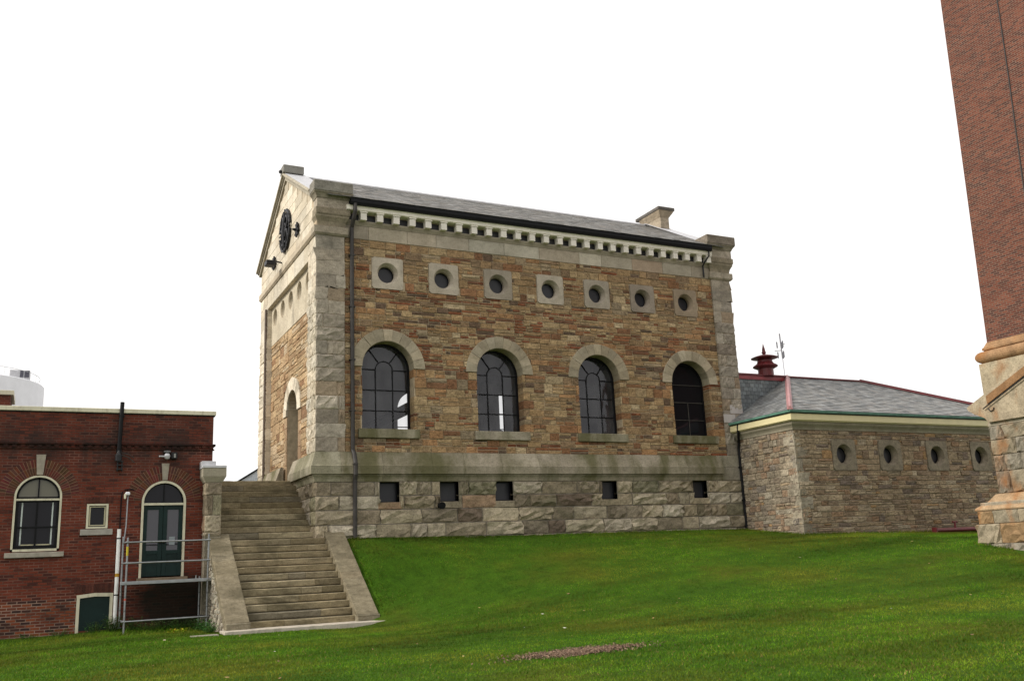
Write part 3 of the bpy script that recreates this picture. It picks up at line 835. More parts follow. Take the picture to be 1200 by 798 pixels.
# corner piers
def pier(F, u0, u1, zs, n_smooth, lmin, lmax, name, parent, proud=0.0):
    m = MB(); tot = len(zs) - 1
    courses(F, u0, u1, zs, GREY, lmin, lmax, proud, -.25, .012, gap=.01, nx=6, nz=3, mb=m, jit=.35, roughs=lambda i: 0.0 if i >= tot - n_smooth else R.choice((.028, .02, .033, .008)), margin=.03)
    return m
PF = Face((0, -.1, 0), (1, 0, 0), (0, -1, 0))
ZP = [1.357 + (8.20 - 1.357) * i / 16 for i in range(17)]
m1 = pier(PF, 0, .918, ZP, 5, .34, 1.3, 'corner_pier', ph)
courses(GP, -.088, .89, ZP, CREAMST, .3, .95, .0, -.25, .012, gap=.01, nx=5, nz=3, mb=m1, jit=.35, roughs=lambda i: 0.0 if i >= 12 else .026, margin=.03)
cp1 = m1.build('corner_pier', M['quoin'], ph); cp1['label'] = 'grey stone pier at the near left corner'
m2 = pier(PF, 15.505, 16.40, ZP, 4, .34, 1.3, 'corner_pier', ph)
RE = Face((L, 0, 0), (0, 1, 0), (1, 0, 0))
courses(RE, -.088, .9, ZP, GREY, .4, .95, .0, -.25, .012, gap=.01, nx=5, nz=3, mb=m2, jit=.2, roughs=lambda i: 0.0 if i >= 12 else .02)
cp2 = m2.build('corner_pier', M['quoin'], ph); cp2['label'] = 'grey stone pier at the far right corner beside the annex'
m3 = MB(); courses(GP, 7.0, D, ZP, CREAMST, .3, .95, .0, -.25, .012, gap=.01, nx=5, nz=4, mb=m3, jit=.2, roughs=lambda i: 0.0 if i >= 12 else .02)
m3.build('corner_pier', M['ashlar'], ph)
# pier cores, so that joints are closed
for (a, b, c0, c1, zt) in ((.012, .905, -.085, .88, 9.5), (15.517, 16.385, -.085, .88, 9.5), (.012, .4, 7.01, D - .01, 8.3)):
    mb = MB(); mb.box(a, b, c0, c1, .46, zt); mb.build('pier_core', M['mortar'], ph)

# pier heads
def pier_head(x0, x1, sgn, lab, parent):
    """stacked mouldings from the string course to the cap"""
    m = MB()
    c = (.38, .36, .29)
    yb = .24 if x0 < 1 else 1.0
    def ringp(prof, cc, dx0=0.0, dx1=0.0):
        moulding(m, [(x0 + dx0, .24), (x0 + dx0, -.1), (x1 + dx1, -.1), (x1 + dx1, yb)], prof, cc)
    a = .10 if x0 < 1 else .0
    ringp([(-.3, 8.20), (.03, 8.20), (.085, 8.26), (.085, 8.48), (-.3, 8.48)], (.41, .36, .285))
    ringp([(-.3, 8.483), (.0, 8.483), (.01, 8.56), (.03, 8.65), (.07, 8.73), (.11, 8.80), (.11, 8.86), (-.3, 8.86)], (.30, .26, .19), a * .5)
    ringp([(-.3, 8.863), (.125, 8.863), (.14, 8.90), (.14, 9.08), (-.3, 9.08)], (.28, .24, .175), a)
    ringp([(-.3, 9.083), (.10, 9.083), (.10, 9.40), (-.3, 9.40)], (.40, .35, .28), a)
    ringp([(-.3, 9.403), (.12, 9.403), (.14, 9.46), (.18, 9.53), (.22, 9.57), (.225, 9.60), (-.3, 9.60)], (.28, .25, .19), a)
    m.box(x0 - .14 if x0 < 1 else x0 - .2, x1 + (.2 if x0 < 1 else .25), -.345, .24 if x0 < 1 else 1.0, 9.603, 9.95, (.27, .255, .22) if x0 < 1 else (.22, .19, .155), .015)
    m.box(x0 + .12, x1 - .05, -.05, .2 if x0 < 1 else .9, 8.3, 9.62, (.3, .27, .22))
    o = m.build('pier_head', M['quoin'], parent); o['label'] = lab
pier_head(0.0, .93, -1, 'moulded head and cap block of the left corner pier', ph)
pier_head(15.5, 16.42, 1, 'darker moulded head and cap block of the right corner pier', ph)

# cornice between the pier heads
mb = MB(); x0, x1 = .935, 15.495
moulding(mb, [(x0, 0), (x1, 0)], [(-.1, 8.672), (.04, 8.672), (.05, 8.70), (.07, 8.73), (.10, 8.785), (.10, 8.82), (-.1, 8.82)], (.38, .335, .265))
co = mb.build('cornice', M['ashlar'], ph)
mb = MB(); mb.box(x0, x1, -.03, .02, 8.838, 9.048); mb.build('recess_shade_board', M['iron'], co)  # near-black board paints in the shade of the gaps between modillions
mb = MB(); moulding(mb, [(x0, 0), (x1, 0)], [(-.15, 9.088), (.27, 9.088), (.295, 9.11), (.295, 9.21), (.315, 9.235), (.315, 9.25), (-.15, 9.25)], (1.1, 1.1, 1.06))
mb.build('fascia', M['offwhite'], co)
proto = None
for i in range(26):
    x = 1.507 + (15.46 - 1.507) * i / 25 - .0
    if i == 25: x = 15.36
    if proto is None:
        m = MB(); m.box(-.105, .105, -.26, -.031, 8.80, 9.04, WHITE, .008); m.box(-.13, .13, -.285, -.031, 9.042, 9.085, WHITE, .008)
        proto = m.build('modillion', M['offwhite'], co); base = proto.location.copy()
        o = proto
    else:
        o = proto.copy(); col.objects.link(o); o.parent = co
    o.location = (x, 0, 0)
mb = MB(); moulding(mb, [(x0 + .10, 0), (x1 - .06, 0)], [(.29, 9.255), (.33, 9.235), (.40, 9.25), (.425, 9.32), (.425, 9.44), (.44, 9.455), (.40, 9.455), (.40, 9.33), (.32, 9.30), (.27, 9.455), (.25, 9.455), (.27, 9.26)])
gut = mb.build('gutter', M['black'], ph)
mb = MB(); pz = [(1.19, -.37, 9.28), (1.19, -.37, 9.02), (1.165, -.28, 8.80), (1.15, -.12, 8.55), (1.15, -.11, 8.3), (1.15, -.11, 1.42), (1.17, -.2, 1.28), (1.18, -.285, 1.0), (1.18, -.285, .66), (1.18, -.22, .5), (1.18, -.20, -1.2)]
mb.tube(pz, .066, 10)
for z in (7.6, 5.9, 4.2, 2.6, .95): 
    y = -.285 if z < 1 else -.11
    mb.box(1.06 if z > 1 else 1.1, 1.24, y - .064, y + .1, z, z + .035)
for z in (6.6, 3.3): mb.tube([(1.15, -.11, z), (1.15, -.11, z + .16)], .07, 10)
mb.build('downspout', M['pipe'], ph)
mb = MB(); mb.tube([(15.30, -.36, 9.28), (15.30, -.36, 9.05), (15.2, -.2, 8.85), (15.17, -.09, 8.7), (15.17, -.09, 8.25)], .03, 8)
mb.build('downspout', M['iron'], ph)

# roof
RIDGE = 11.86; EY, EZ = -.40, 9.47; ry = 4.12
sl = math.hypot(ry - EY, RIDGE - EZ); V = Vector((0, (ry - EY) / sl, (RIDGE - EZ) / sl)); N = Vector((0, -V.z, V.y))
mb = MB(); x0r, x1r = .3, 16.1
mb.add([(x0r, EY, EZ), (x1r, EY, EZ), (x1r, ry, RIDGE), (x0r, ry, RIDGE), (x1r, 2 * ry - EY, EZ), (x0r, 2 * ry - EY, EZ)], [(0, 1, 2, 3), (3, 2, 4, 5)], (.15, .155, .16))
rf = mb.build('roof', M['slate'], ph)
mb = MB(); slates(mb, (0, EY - .03, EZ + .0), (1, 0, 0), V, N, lambda t: .75, lambda t: 15.7, sl, .21, .30, SL)
mb.build('slates', M['slate'], rf)
mb = MB(); mb.tube([(.7, ry, RIDGE + .02), (15.6, ry, RIDGE + .02)], .07, 8); mb.build('ridge_roll', M['lead'], rf)
# gable walls
def gable_poly(off=0): return [(.0 + off, -2.6), (D - off, -2.6), (D - off, 9.4), (ry, 11.75), (off, 9.4)]
RGY = (1.53, 2.75, 3.98, 5.21, 6.45); RGZ = 7.15
door_hole = arch_outline(3.585, .79, .74, 3.09)
rg = [[(y + .31 * math.cos(a), RGZ + .31 * math.sin(a)) for a in [2 * math.pi * i / 24 for i in range(24)]] for y in RGY]
gw = plate('gable_wall', GB, gable_poly(.04), [door_hole] + rg, 0, -.5, M['mortar'], ph)
gw['label'] = 'gable end with pale ashlar pediment over brown sandstone'
gops = [arch_op(3.585, .79, .74, 3.09, 1.02, .16)]
m = rubble(GB, .9, 7.0, .9, 6.15, gops, [3.09], [((.50, .36, .21), 5), ((.44, .31, .18), 4), ((.38, .25, .14), 3), ((.30, .18, .10), 1), ((.54, .42, .28), 3)], OCHRE, lo=.24, hi=.40, deep=-.03)
m.build('sandstone_facing', M['rubble'], gw)
voussoirs(GB, 3.585, 3.09, .79, 1.22, .07, -.5, 11, CREAMST).build('door_arch', M['ashlar'], gw)
for s in (-1, 1):
    m = MB(); u = 3.585 + s * (.79 + .2)
    courses(GB, u - .2, u + .2, [.9, 1.4, 1.85, 2.3, 2.7, 3.085], [((.35, .25, .155), 3), ((.29, .20, .125), 2)], .5, .9, .03, -.45, .012, mb=m)
    m.build('door_jamb', M['ashlar'], gw)
m = MB(); m.box(.66, .70, 2.8, 4.4, .74, 3.9, (.8, .9, .8)); 
dr = m.build('door', M['green'], gw)
# panel with five round windows
m = MB()
us = [.89] + [(RGY[i] + RGY[i + 1]) / 2 for i in range(4)] + [7.0]
pw = MB()
for i in range(5):
    pass
holes5 = rg
pa = plate('panel', Face((.2, 0, 0), (0, 1, 0), (-1, 0, 0)), [(.89, 6.155), (7.0, 6.155), (7.0, 7.60), (.89, 7.60)], [[(y + .335 * math.cos(a), RGZ + .335 * math.sin(a)) for a in [2 * math.pi * i / 32 for i in range(32)]] for y in RGY], .035, .003, M['ashlar'], gw, c=(.54, .48, .37))
for i, y in enumerate(RGY):
    m = MB(); F2 = Face((.2, 0, 0), (0, 1, 0), (-1, 0, 0))
    n = 32; rows = []; vs = []
    for r_, d in ((.335, .034), (.27, -.10), (.27, -.4)):
        rows.append(len(vs)); vs += [F2.P(y + r_ * math.cos(2 * math.pi * k / n), d, RGZ + r_ * math.sin(2 * math.pi * k / n)) for k in range(n)]
    fs = [(rows[q] + k, rows[q] + (k + 1) % n, rows[q + 1] + (k + 1) % n, rows[q + 1] + k) for q in (0, 1) for k in range(n)]
    m.add(vs, F2.quads(fs), (.50, .44, .34))
    w = m.build('round_window', M['ashlar'], gw)
    g = MB(); disc(g, F2, y, RGZ, .272, -.25); g.build('glass', M['plexi'], w)
# ashlar lintel zone, string, pediment ashlar
def ped_ops(): return []
m = MB()
courses(GP, .89, 7.0, [7.60, 8.20], CREAMST, .8, 1.5, .0, -.25, .012, mb=m)
mb2 = MB()
moulding(mb2, [(0, D), (0, .245)], [(-.2, 8.203), (.03, 8.203), (.085, 8.26), (.085, 8.44), (.06, 8.48), (-.2, 8.48)], (.50, .43, .33))
mb2.build('string_course', M['ashlar'], gw)
zz = 8.483
while zz < 11.5:
    zt = zz + .385
    def lim(z): return max(0.02, min(1, (11.70 - z) / (11.70 - 9.40)))
    u0 = 4.12 - 4.1 * min(1, (11.72 - zz - .385) / 2.33) if zt > 9.4 else .0
    u1 = 8.24 - u0
    if u1 - u0 < .25: break
    courses(GP, max(u0, .245), u1, [zz, zt], CREAMST, .7, 1.3, .0, -.2, .012, mb=m)
    zz = zt
m.build('ashlar', M['ashlar'], gw)
# pediment backing slab behind the stepped ashlar
pb = plate('pediment_backing', GP, [(.15, 8.3), (D - .15, 8.3), (D - .02, 9.42), (4.12, 11.74), (.02, 9.42)], [], -.022, -.2, M['ashlar'], gw, c=(.54, .47, .36))
# raking copings
def coping(xf0, xf1, name, par, light):
    m = MB()
    for s in (1, -1):
        pa_ = [(4.12 - s * 4.45, 9.50), (4.12, 11.96)] if s < 0 else [(.25, 9.50 + (11.96 - 9.50) * (.25 + .33) / 4.45), (4.12, 11.96)]
        dd = Vector((pa_[1][0] - pa_[0][0], pa_[1][1] - pa_[0][1])).normalized(); nn = Vector((-dd.y * s, dd.x * s)) * s
        nn = Vector((-dd.y, dd.x)); 
        if nn.y < 0: nn = -nn
        def slab(o0, o1, xa, xb, c):
            pts = []
            for (u, z), ext in ((pa_[0], 0), (pa_[1], 1)):
                for o_ in (o0, o1):
                    if ext: pts.append((4.12, z + o_ / dd.x * (1 if dd.x > 0 else -1)) if abs(dd.x) > .1 else (u, z))
                    else: pts.append((u + nn.x * o_, z + nn.y * o_))
            p00, p01, p10, p11 = pts
            vs = [(xa, p00[0], p00[1]), (xa, p10[0], p10[1]), (xa, p11[0], p11[1]), (xa, p01[0], p01[1]), (xb, p00[0], p00[1]), (xb, p10[0], p10[1]), (xb, p11[0], p11[1]), (xb, p01[0], p01[1])]
            fs = [(0, 1, 2, 3), (7, 6, 5, 4), (0, 4, 5, 1), (1, 5, 6, 2), (2, 6, 7, 3), (3, 7, 4, 0)]
            if s < 0: fs = [f[::-1] for f in fs]
            m.add(vs, fs, c)
        sg = 1 if xf0 < 1 else -1
        slab(-.07, .0, xf0 - sg * .0, xf1, light)
        slab(-.13, -.072, xf0 + sg * .06, xf1, tuple(v * .8 for v in light))
        slab(-.24, -.132, xf0 + sg * .11, xf1, tuple(v * .9 for v in light))
    o = m.build(name, M['ashlar'], par)
    return o
cpg = coping(-.16, .62, 'coping', ph, (.45, .41, .33))
cpg2 = coping(16.56, 15.75, 'coping', ph, (.36, .34, .30))
# pale sheet on top of the copings
for xa, xb in ((-.1, .68), (15.6, 16.4)):
    m = MB()
    for s in (1, -1):
        y0, z0, y1, z1 = 4.12 - s * (3.8 if s > 0 else 3.9), 9.80 + (.1 * .558 if s > 0 else 0), 4.12, 11.985
        q = [(xa, y0, z0 + .012), (xb, y0, z0 + .012), (xb, y1, z1), (xa, y1, z1), (xa, y0, z0), (xb, y0, z0), (xb, y1, z1 - .012), (xa, y1, z1 - .012)]
        fs = [(0, 1, 2, 3), (7, 6, 5, 4), (0, 4, 5, 1), (1, 5, 6, 2), (3, 2, 6, 7), (0, 3, 7, 4)]
        m.add(q, fs if s > 0 else [f[::-1] for f in fs])
    m.build('lead_flashing', M['lead'], ph)
# apex block and chimney stack
m = MB(); m.box(-.17, .58, 3.86, 4.38, 11.90, 12.20, (.24, .235, .215), .02); o = m.build('apex_block', M['ashlar'], ph)
m = MB(); m.lathe([(.001, 0), (.05, .01), (.065, .06), (.05, .11), (.001, .12)], (-.22, 4.12, 11.93), 12); m.build('apex_floodlight', M['iron'], ph)
m = MB()
m.box(15.83, 16.28, 3.25, 4.62, 11.2, 12.02, (.40, .34, .26), .01)
m.box(15.78, 16.33, 3.2, 4.67, 11.2, 11.5, (.27, .24, .21), .01)
moulding(m, [(15.83, 4.62), (15.83, 3.25), (16.28, 3.25), (16.28, 4.62), (15.83, 4.62)], [(-.1, 12.02), (.01, 12.02), (.05, 12.09), (.12, 12.19), (.16, 12.26), (.16, 12.28), (-.1, 12.28)], (.42, .35, .26), caps=False)
m.box(15.63, 16.48, 3.05, 4.82, 12.283, 12.42, (.15, .14, .13), .015)
o = m.build('chimney_stack', M['quoin'], ph)

# iron medallion and wall anchors on the gable
m = MB(); cy, cz = 3.976, 9.70
def gp(u, d, z): return (-d, cy + 1.1 * u, cz + 1.12 * z)
def garc(cu, cv, r, a0, a1, rad, d=.07, n=16):
    m.tube([gp(cu + r * math.cos(math.radians(a0 + (a1 - a0) * i / n)), d, cv + r * math.sin(math.radians(a0 + (a1 - a0) * i / n))) for i in range(n + 1)], rad, 8)
for a0, a1 in ((100, 175), (190, 262), (275, 350), (8, 80)): garc(0, 0, .66, a0, a1, .055, .06)
garc(0, 0, .52, 0, 360, .03, .05, 30)
for a in range(0, 360, 30):
    c_, s_ = math.cos(math.radians(a)), math.sin(math.radians(a)); m.tube([gp(.5 * c_, .05, .5 * s_), gp(.72 * c_, .09, .72 * s_)], (.045, .02), 6)
for cu, cv, r in ((-.2, .22, .2), (.2, .22, .2), (-.2, -.22, .2), (.2, -.22, .2), (0, 0, .22)): garc(cu, cv, r, 0, 300, .04, .08)
m.tube([gp(0, .09, -.55), gp(0, .12, 0), gp(0, .09, .6)], (.05, .07, .03), 8)
m.tube([gp(-.45, .08, -.1), gp(.45, .08, .12)], .04, 8)
disc(m, Face((-.03, 0, 0), (0, 1, 0), (-1, 0, 0)), cy, cz, .5, 0)
o = m.build('iron_medallion', M['iron'], ph); o['label'] = 'round black iron medallion on the gable'
for (yy, zz_) in ((2.2, 9.13), (5.72, 9.03)):
    m = MB()
    for k in range(8):
        a = math.pi * k / 4 + .2; r = .26
        m.tube([(-.05, yy, zz_), (-.07, yy + r * math.cos(a), zz_ + r * math.sin(a))], (.05, .035), 6)
    m.tube([(0, yy, zz_), (-.22, yy, zz_)], (.08, .03), 8)
    m.build('wall_anchor', M['iron'], ph)
m = MB(); m.tube([(0, 4.66, 8.72), (-.25, 4.6, 8.74), (-.42, 4.55, 8.62)], .03, 8); m.box(-.62, -.30, 4.35, 4.72, 8.52, 8.70, WHITE, .02)
m.build('gable_floodlight', M['iron'], ph)
# drain pipe on the far edge of the gable, also drawing the shadow line there
m = MB(); m.tube([(-.05, 7.05, 7.6), (-.05, 7.05, .8)], .045, 8, (3, 2.6, 2.2)); m.build('gable_shade_pipe', M['pipe'], ph)

# rear and end walls with the openings seen through the glass
RW = Face((0, D, 0), (-1, 0, 0), (0, 1, 0))
rh = [arch_outline(-x, HW, SILL, SPR) for x in WX[:]]
plate('rear_wall', RW, [(-.12, -2.6), (-L + .12, -2.6), (-L + .12, 9.4), (-.12, 9.4)], rh, 0, -.45, M['plaster'], ph)
for x in WX:
    g = MB(); FRr = Face((0, D, 0), (1, 0, 0), (0, -1, 0))
    ol = [(x - HW, SILL), (x - HW, SPR)] + arc(x, SPR, HW, 180, 0, 20)[1:] + [(x + HW, SILL)]
    bar(g, FRr, ol, .08, .25, .2)
    for sx in (-.285, .285): bar(g, FRr, [(x + sx, SILL), (x + sx, SPR + .6)], .035, .25, .2)
    for z in (2.72, 3.38, SPR): bar(g, FRr, [(x - HW, z), (x + HW, z)], .035, .25, .2)
    g.build('rear_window', M['black'], ph)
plate('end_wall', Face((L - .1, 0, 0), (0, 1, 0), (1, 0, 0)), gable_poly(.04), [], 0, -.5, M['mortar_dark'], ph)
ow = MB(); courses(Face((L - .1, 0, 0), (0, 1, 0), (1, 0, 0)), .9, D, [-2, -1.4, -.8, -.2, .45] + [1 + .45 * i for i in range(17)], GREY, .6, 1.5, .03, -.1, .012, mb=ow)
ow.build('end_wall_stone', M['rubble'], ph)
ow = MB(); courses(Face((0, D, 0), (-1, 0, 0), (0, 1, 0)), -L + .1, -.1, [.45 + .45 * i for i in range(20)], TAN, .5, 1.2, .03, -.02, .012, mb=ow, opens=[arch_op(-x, HW + .1, SILL - .2, SPR, HW + .1) for x in WX])
ow.build('rear_wall_stone', M['rubble'], ph)
# interior shell
m = MB(); m.box(.6, 15.9, .5, 7.78, .45, .6); m.box(.6, 15.9, .5, 7.78, 9.2, 9.3); m.box(8.1, 8.3, .5, 3.6, .6, 9.2); m.box(14.75, 14.9, .5, 7.78, .6, 9.2); m.box(13.2, 13.75, 6.0, 7.3, .6, 5.0); m.box(13.88, 14.7, 6.0, 7.3, .6, 5.0)
m.build('interior_floor', M['interior'], ph)

# beam engine inside, seen as silhouettes through the windows
be = empty('beam_engine', (7, 4.6, .6)); tag(be, 'dark iron beam engine standing inside, glimpsed through the arched windows', 'engine')
m = MB(); m.tube([(2.4, 6, 2.55), (4.0, 6, 3.2), (5.3, 6, 3.86), (6.3, 6, 4.2)], (.12, .2, .22, .15), 12); m.build('walking_beam', M['iron'], be)
for x, r_, mt_ in ((8.66, .40, 'soot'), (9.445, .165, 'iron'), (10.08, .29, 'iron')):
    m = MB(); m.lathe([(r_ * 1.3, 0), (r_ * 1.3, .15), (r_, .25), (r_, 4.2), (r_ * 1.15, 4.3), (r_ * 1.15, 4.6)], (x, 6, .6), 18); m.build('column', M[mt_], be)
m = MB(); m.tube([(8.2, 5.5, .8), (8.7, 5.5, 2.95)], .3, 12); m.build('cylinder', M['green'], be)
m = MB(); m.box(8.2, 11.8, 5.2, 6.4, .61, 1.9, WHITE, .05); m.build('bed', M['iron'], be)

# ------------------------------------------------------------------ stone staircase
st = empty('stone_staircase', (-1.1, -1.0, -3.44))
tag(st, 'wide worn stone staircase with sloping cheek walls climbing beside the pump house gable', 'staircase')
STEP = [((.27, .225, .14), 4), ((.32, .27, .175), 3), ((.225, .185, .11), 2), ((.20, .175, .125), 1)]
for k in range(22):
    zt = -3.25 + .1895 * k; y = -3.21 + .265 * k
    lo = k < 12
    xa, xb = (-2.45, .25) if lo else (-2.88, .02)
    m = MB()
    cuts = [xa] + sorted(R.uniform(xa + .5, xb - .5) for _ in range(R.choice((0, 1, 1, 2)))) + [xb]
    for a, b in zip(cuts[:-1], cuts[1:]):
        if b - a < .05: continue
        dy = R.uniform(-.008, .008)
        nn_ = max(3, int((b - a) / .12)); yb_ = y + (.62 if k < 21 else 1.2); z0_ = zt - .1895 + .018; zz_ = zt + R.uniform(-.004, .004); vs = []; ph_ = R.uniform(0, 50)
        for i_ in range(nn_ + 1):
            xx = a + .003 + (b - a - .006) * i_ / nn_; q_ = mn.noise(Vector((xx * 3.1, k * 5.3, ph_))); wear = .012 + .012 * max(0, q_) + (.018 if R.random() < .05 else 0) + .012 * math.exp(-((xx - (xa + xb) / 2) / .7) ** 2)
            vs += [(xx, y + dy + .012, z0_), (xx, y + dy + .004 * q_, z0_ + .02), (xx, y + dy, zz_ - wear * 1.1), (xx, y + dy + wear, zz_ - wear * .3), (xx, y + dy + .10, zz_ - wear * .25), (xx, yb_, zz_), (xx, yb_, z0_)]
        fs = [(i_ * 7 + t, i_ * 7 + t + 1, i_ * 7 + t + 8, i_ * 7 + t + 7) for i_ in range(nn_) for t in range(6)] + [tuple(range(7)), tuple(nn_ * 7 + t for t in range(7))[::-1]]
        m.add(vs, [f_[::-1] for f_ in fs], pick(STEP))
    m.box(xa + .01, xb - .01, y + .03, y + .5, zt - .3, zt - .1895 + .02, (.10, .09, .07))
    m.build('step', M['step'], st)
m = MB(); m.box(-2.88, .02, 3.5, 14, .40, .728, (.34, .30, .21), .01); m.build('landing', M['step'], st)
m = MB(); 
for k in range(22):
    zt = -3.25 + .1895 * k; y = -3.21 + .265 * k
    m.box(*((-2.43, .23) if k < 12 else (-2.86, .0)), y + .10, y + .10 + (.263 if k < 21 else .95), -3.8, zt - .1895 - .02)
m.box(-2.86, .0, 3.51, 13.9, -3.6, .39)
m.build('rubble_core', M['mortar_dark'], st)
def cheek(x0, x1, lab):
    m = MB()
    yt, zt, yb, zb = -.14, -.985, -3.36, -3.235
    ts = [0, .33, .5, 1.0] if x0 < 0 else [0, .36, .52, .60, 1.0]
    for a, b in zip(ts[:-1], ts[1:]):
        g = .006
        y0, z0 = yb + (yt - yb) * (1 - b) , zb + (zt - zb) * (1 - b)
        y1, z1 = yb + (yt - yb) * (1 - a) - (g if a > 0 else 0), zb + (zt - zb) * (1 - a) - (g * .7 if a > 0 else 0)
        c = pick([((.215, .185, .125), 2), ((.24, .205, .14), 2)]); e = .015; dr = .30; dx = R.uniform(-.008, .008)
        vs = []
        for (yy, zz_) in ((y0, z0), (y1, z1)):
            vs += [(x0 + dx, yy, zz_ - dr), (x0 + dx, yy, zz_ - e), (x0 + e + dx, yy, zz_), (x1 - e + dx, yy, zz_), (x1 + dx, yy, zz_ - e), (x1 + dx, yy, zz_ - dr)]
        fs = [(q, q + 1, q + 7, q + 6) for q in range(5)] + [(0, 6, 11, 5), (5, 4, 3, 2, 1, 0), (6, 7, 8, 9, 10, 11)]
        m.add(vs, fs, c)
    m.box(x0 - .005, x1 + .005, yb - .10, yb + .25, -3.45, zb - .012, (.28, .25, .18), .015)
    o = m.build('cheek_coping', M['step'], st); o['label'] = lab
    return o
cl = cheek(-3.03, -2.45, 'left sloping cheek wall with rubble side'); cr = cheek(.25, .84, 'right sloping cheek wall against the grass bank')
def cheek_top(y): return -3.235 + (y + 3.36) * (.985 * -1 + 3.235) / 3.22
FL = Face((-3.02, 0, 0), (0, 1, 0), (-1, 0, 0))
m = MB()
y = -3.42
while y < -.25:
    z = -3.62; w = R.uniform(.12, .24)
    while z < cheek_top(y + w / 2) - .30:
        h = R.uniform(.07, .17); zt = min(z + h, cheek_top(y) - .20)
        stone(m, FL, z, max(zt, z + .03), y, y + w - .012, R.uniform(.0, .035), -.05, .02, pick([((.36, .33, .27), 3), ((.42, .39, .32), 2), ((.24, .21, .17), 2)]), .012, 2, 2, .25)
        z += h + .012
    y += w
m.build('rubble_side', M['rock'], cl)
for x0, x1, pa_ in ((-3.01, -2.47, cl), (.27, .82, cr)):
    m = MB(); vs = []
    for (yy, zt_) in ((-3.40, -3.3), (-3.3, -3.35), (-.14, -1.15)):
        vs += [(x0, yy, -3.7), (x0, yy, zt_), (x1, yy, zt_), (x1, yy, -3.7)]
    m.add(vs, [(q * 4 + a, q * 4 + (a + 1) % 4, q * 4 + 4 + (a + 1) % 4, q * 4 + 4 + a) for q in (0, 1) for a in range(4)] + [(3, 2, 1, 0), (8, 9, 10, 11)])
    m.build('cheek_core', M['mortar'], pa_)
# gate pier at the turn of the stairs
m = MB(); PFc = Face((0, -.30, 0), (1, 0, 0), (0, -1, 0)); PFl = Face((-3.135, 0, 0), (0, 1, 0), (-1, 0, 0))
m.box(-3.12, -2.70, -.285, .14, -3.5, .45, (.3, .27, .21))
zsp = [-1.05, -.93, -.47, .08, .44]
for i, (a, b) in enumerate(zip(zsp[:-1], zsp[1:])):
    cuts = [-3.14, -2.70] if i != 2 else [-3.14, -2.93, -2.70]
    for q, w in zip(cuts[:-1], cuts[1:]): stone(m, PFc, a + .006, b - .006, q + .005, w - .005, .015, -.05, .03, pick(ROCK), .02, 4, 4, .3)
    stone(m, PFl, a + .006, b - .006, -.29, .14, .01, -.05, .03, pick(ROCK), .02, 3, 3, .3)
gp_ = m.build('gate_pier', M['rock'], st); gp_['label'] = 'stone pier with moulded cap at the foot of the upper flight'
m = MB()
moulding(m, [(-3.14, .2), (-3.14, -.30), (-2.69, -.30), (-2.69, .2)], [(-.2, .44), (.005, .44), (.02, .47), (.06, .54), (.075, .57), (.09, .60), (.09, .83), (-.2, .83)], (.34, .31, .24))
m.build('cap', M['ashlar'], gp_)
m = MB(); m.box(-3.25, -2.60, -.41, .2, .833, .90, WHITE, .006); m.box(-3.25, -2.86, -.2, .2, .90, 1.04, WHITE, .006); m.build('lead_cover', M['lead'], gp_)
# concrete pad at the foot
m = MB(); m.box(-3.14, 1.05, -3.90, -3.18, -3.60, -3.40, (1.35, 1.28, 1.2), .01); o = m.build('foot_slab', M['limestone'], st)
sl_ = MB(); sl_.box(-3.95, -3.32, -4.25, -3.95, -3.52, -3.425, (.8, .78, .72), .012)
o = sl_.build('paving_slab', M['limestone']); tag(o, 'loose flat stone slab lying in the grass beside the stair foot', 'slab')

# ------------------------------------------------------------------ brick building
bb = empty('brick_building', (-7.5, 3, -3.4)); tag(bb, 'low flat-roofed red brick building with arched window and green double door', 'building')
BY = .2; BFc = Face((0, BY, 0), (1, 0, 0), (0, -1, 0))
win = (-7.295, .565, -1.28, .115); dor = (-4.165, .58, -2.08, -.055)
bh = [arch_outline(win[0], win[1], win[2], win[3]), arch_outline(dor[0], dor[1], dor[2], dor[3]), [(-6.12, -.745), (-5.57, -.745), (-5.57, -.07), (-6.12, -.07)], [(-6.23, -3.35), (-5.35, -3.35), (-5.35, -2.44), (-6.23, -2.44)]]
bh.append(arch_outline(-10.5, .565, -1.28, .115))
wl = plate('brick_wall', BFc, [(-15, -2.56), (-2.9, -2.56), (-2.9, 2.39), (-15, 2.39)], bh[:3] + bh[4:], 0, -.35, M['brick'], bb) if False else None
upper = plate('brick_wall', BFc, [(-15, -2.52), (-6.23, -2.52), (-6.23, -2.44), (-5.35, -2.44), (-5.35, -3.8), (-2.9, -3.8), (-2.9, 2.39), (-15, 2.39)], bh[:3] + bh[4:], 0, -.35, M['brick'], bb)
lower = plate('lower_brick_wall', BFc, [(-15, -3.9), (-6.23, -3.9), (-6.23, -2.522), (-15, -2.522)], [], .012, -.35, M['brick_old'], bb)
lower['label'] = 'older patched brickwork near the ground'
m = MB(); m.box(-5.98 - .25, -5.35, BY - .01, BY + .34, -3.9, -3.352); m.build('brick_wall', M['brick_old'], bb)
m = MB(); m.box(-15, -14.7, BY + .352, 10, -3.9, 2.39); m.box(-3.2, -2.902, BY + .352, 10, -3.9, 2.385); m.box(-15, -2.9, 10.002, 10.3, -3.9, 2.39); m.build('brick_wall', M['brick'], bb)
m = MB(); m.box(-15, -2.95, BY + .2, 10.2, 2.0, 2.12); m.build('roof', M['soot'], bb)
m = MB(); m.box(-15.1, -2.84, BY - .06, BY + .42, 2.395, 2.515, WHITE, .01); m.box(-3.2, -2.84, BY + .425, 10.3, 2.395, 2.515, WHITE, .01); cpx = m.build('parapet_cap', M['cream'], bb)
m = MB(); m.box(-15, -2.86, BY - .03, BY + .2, 2.372, 2.394); m.build('drip_edge', M['black'], bb)
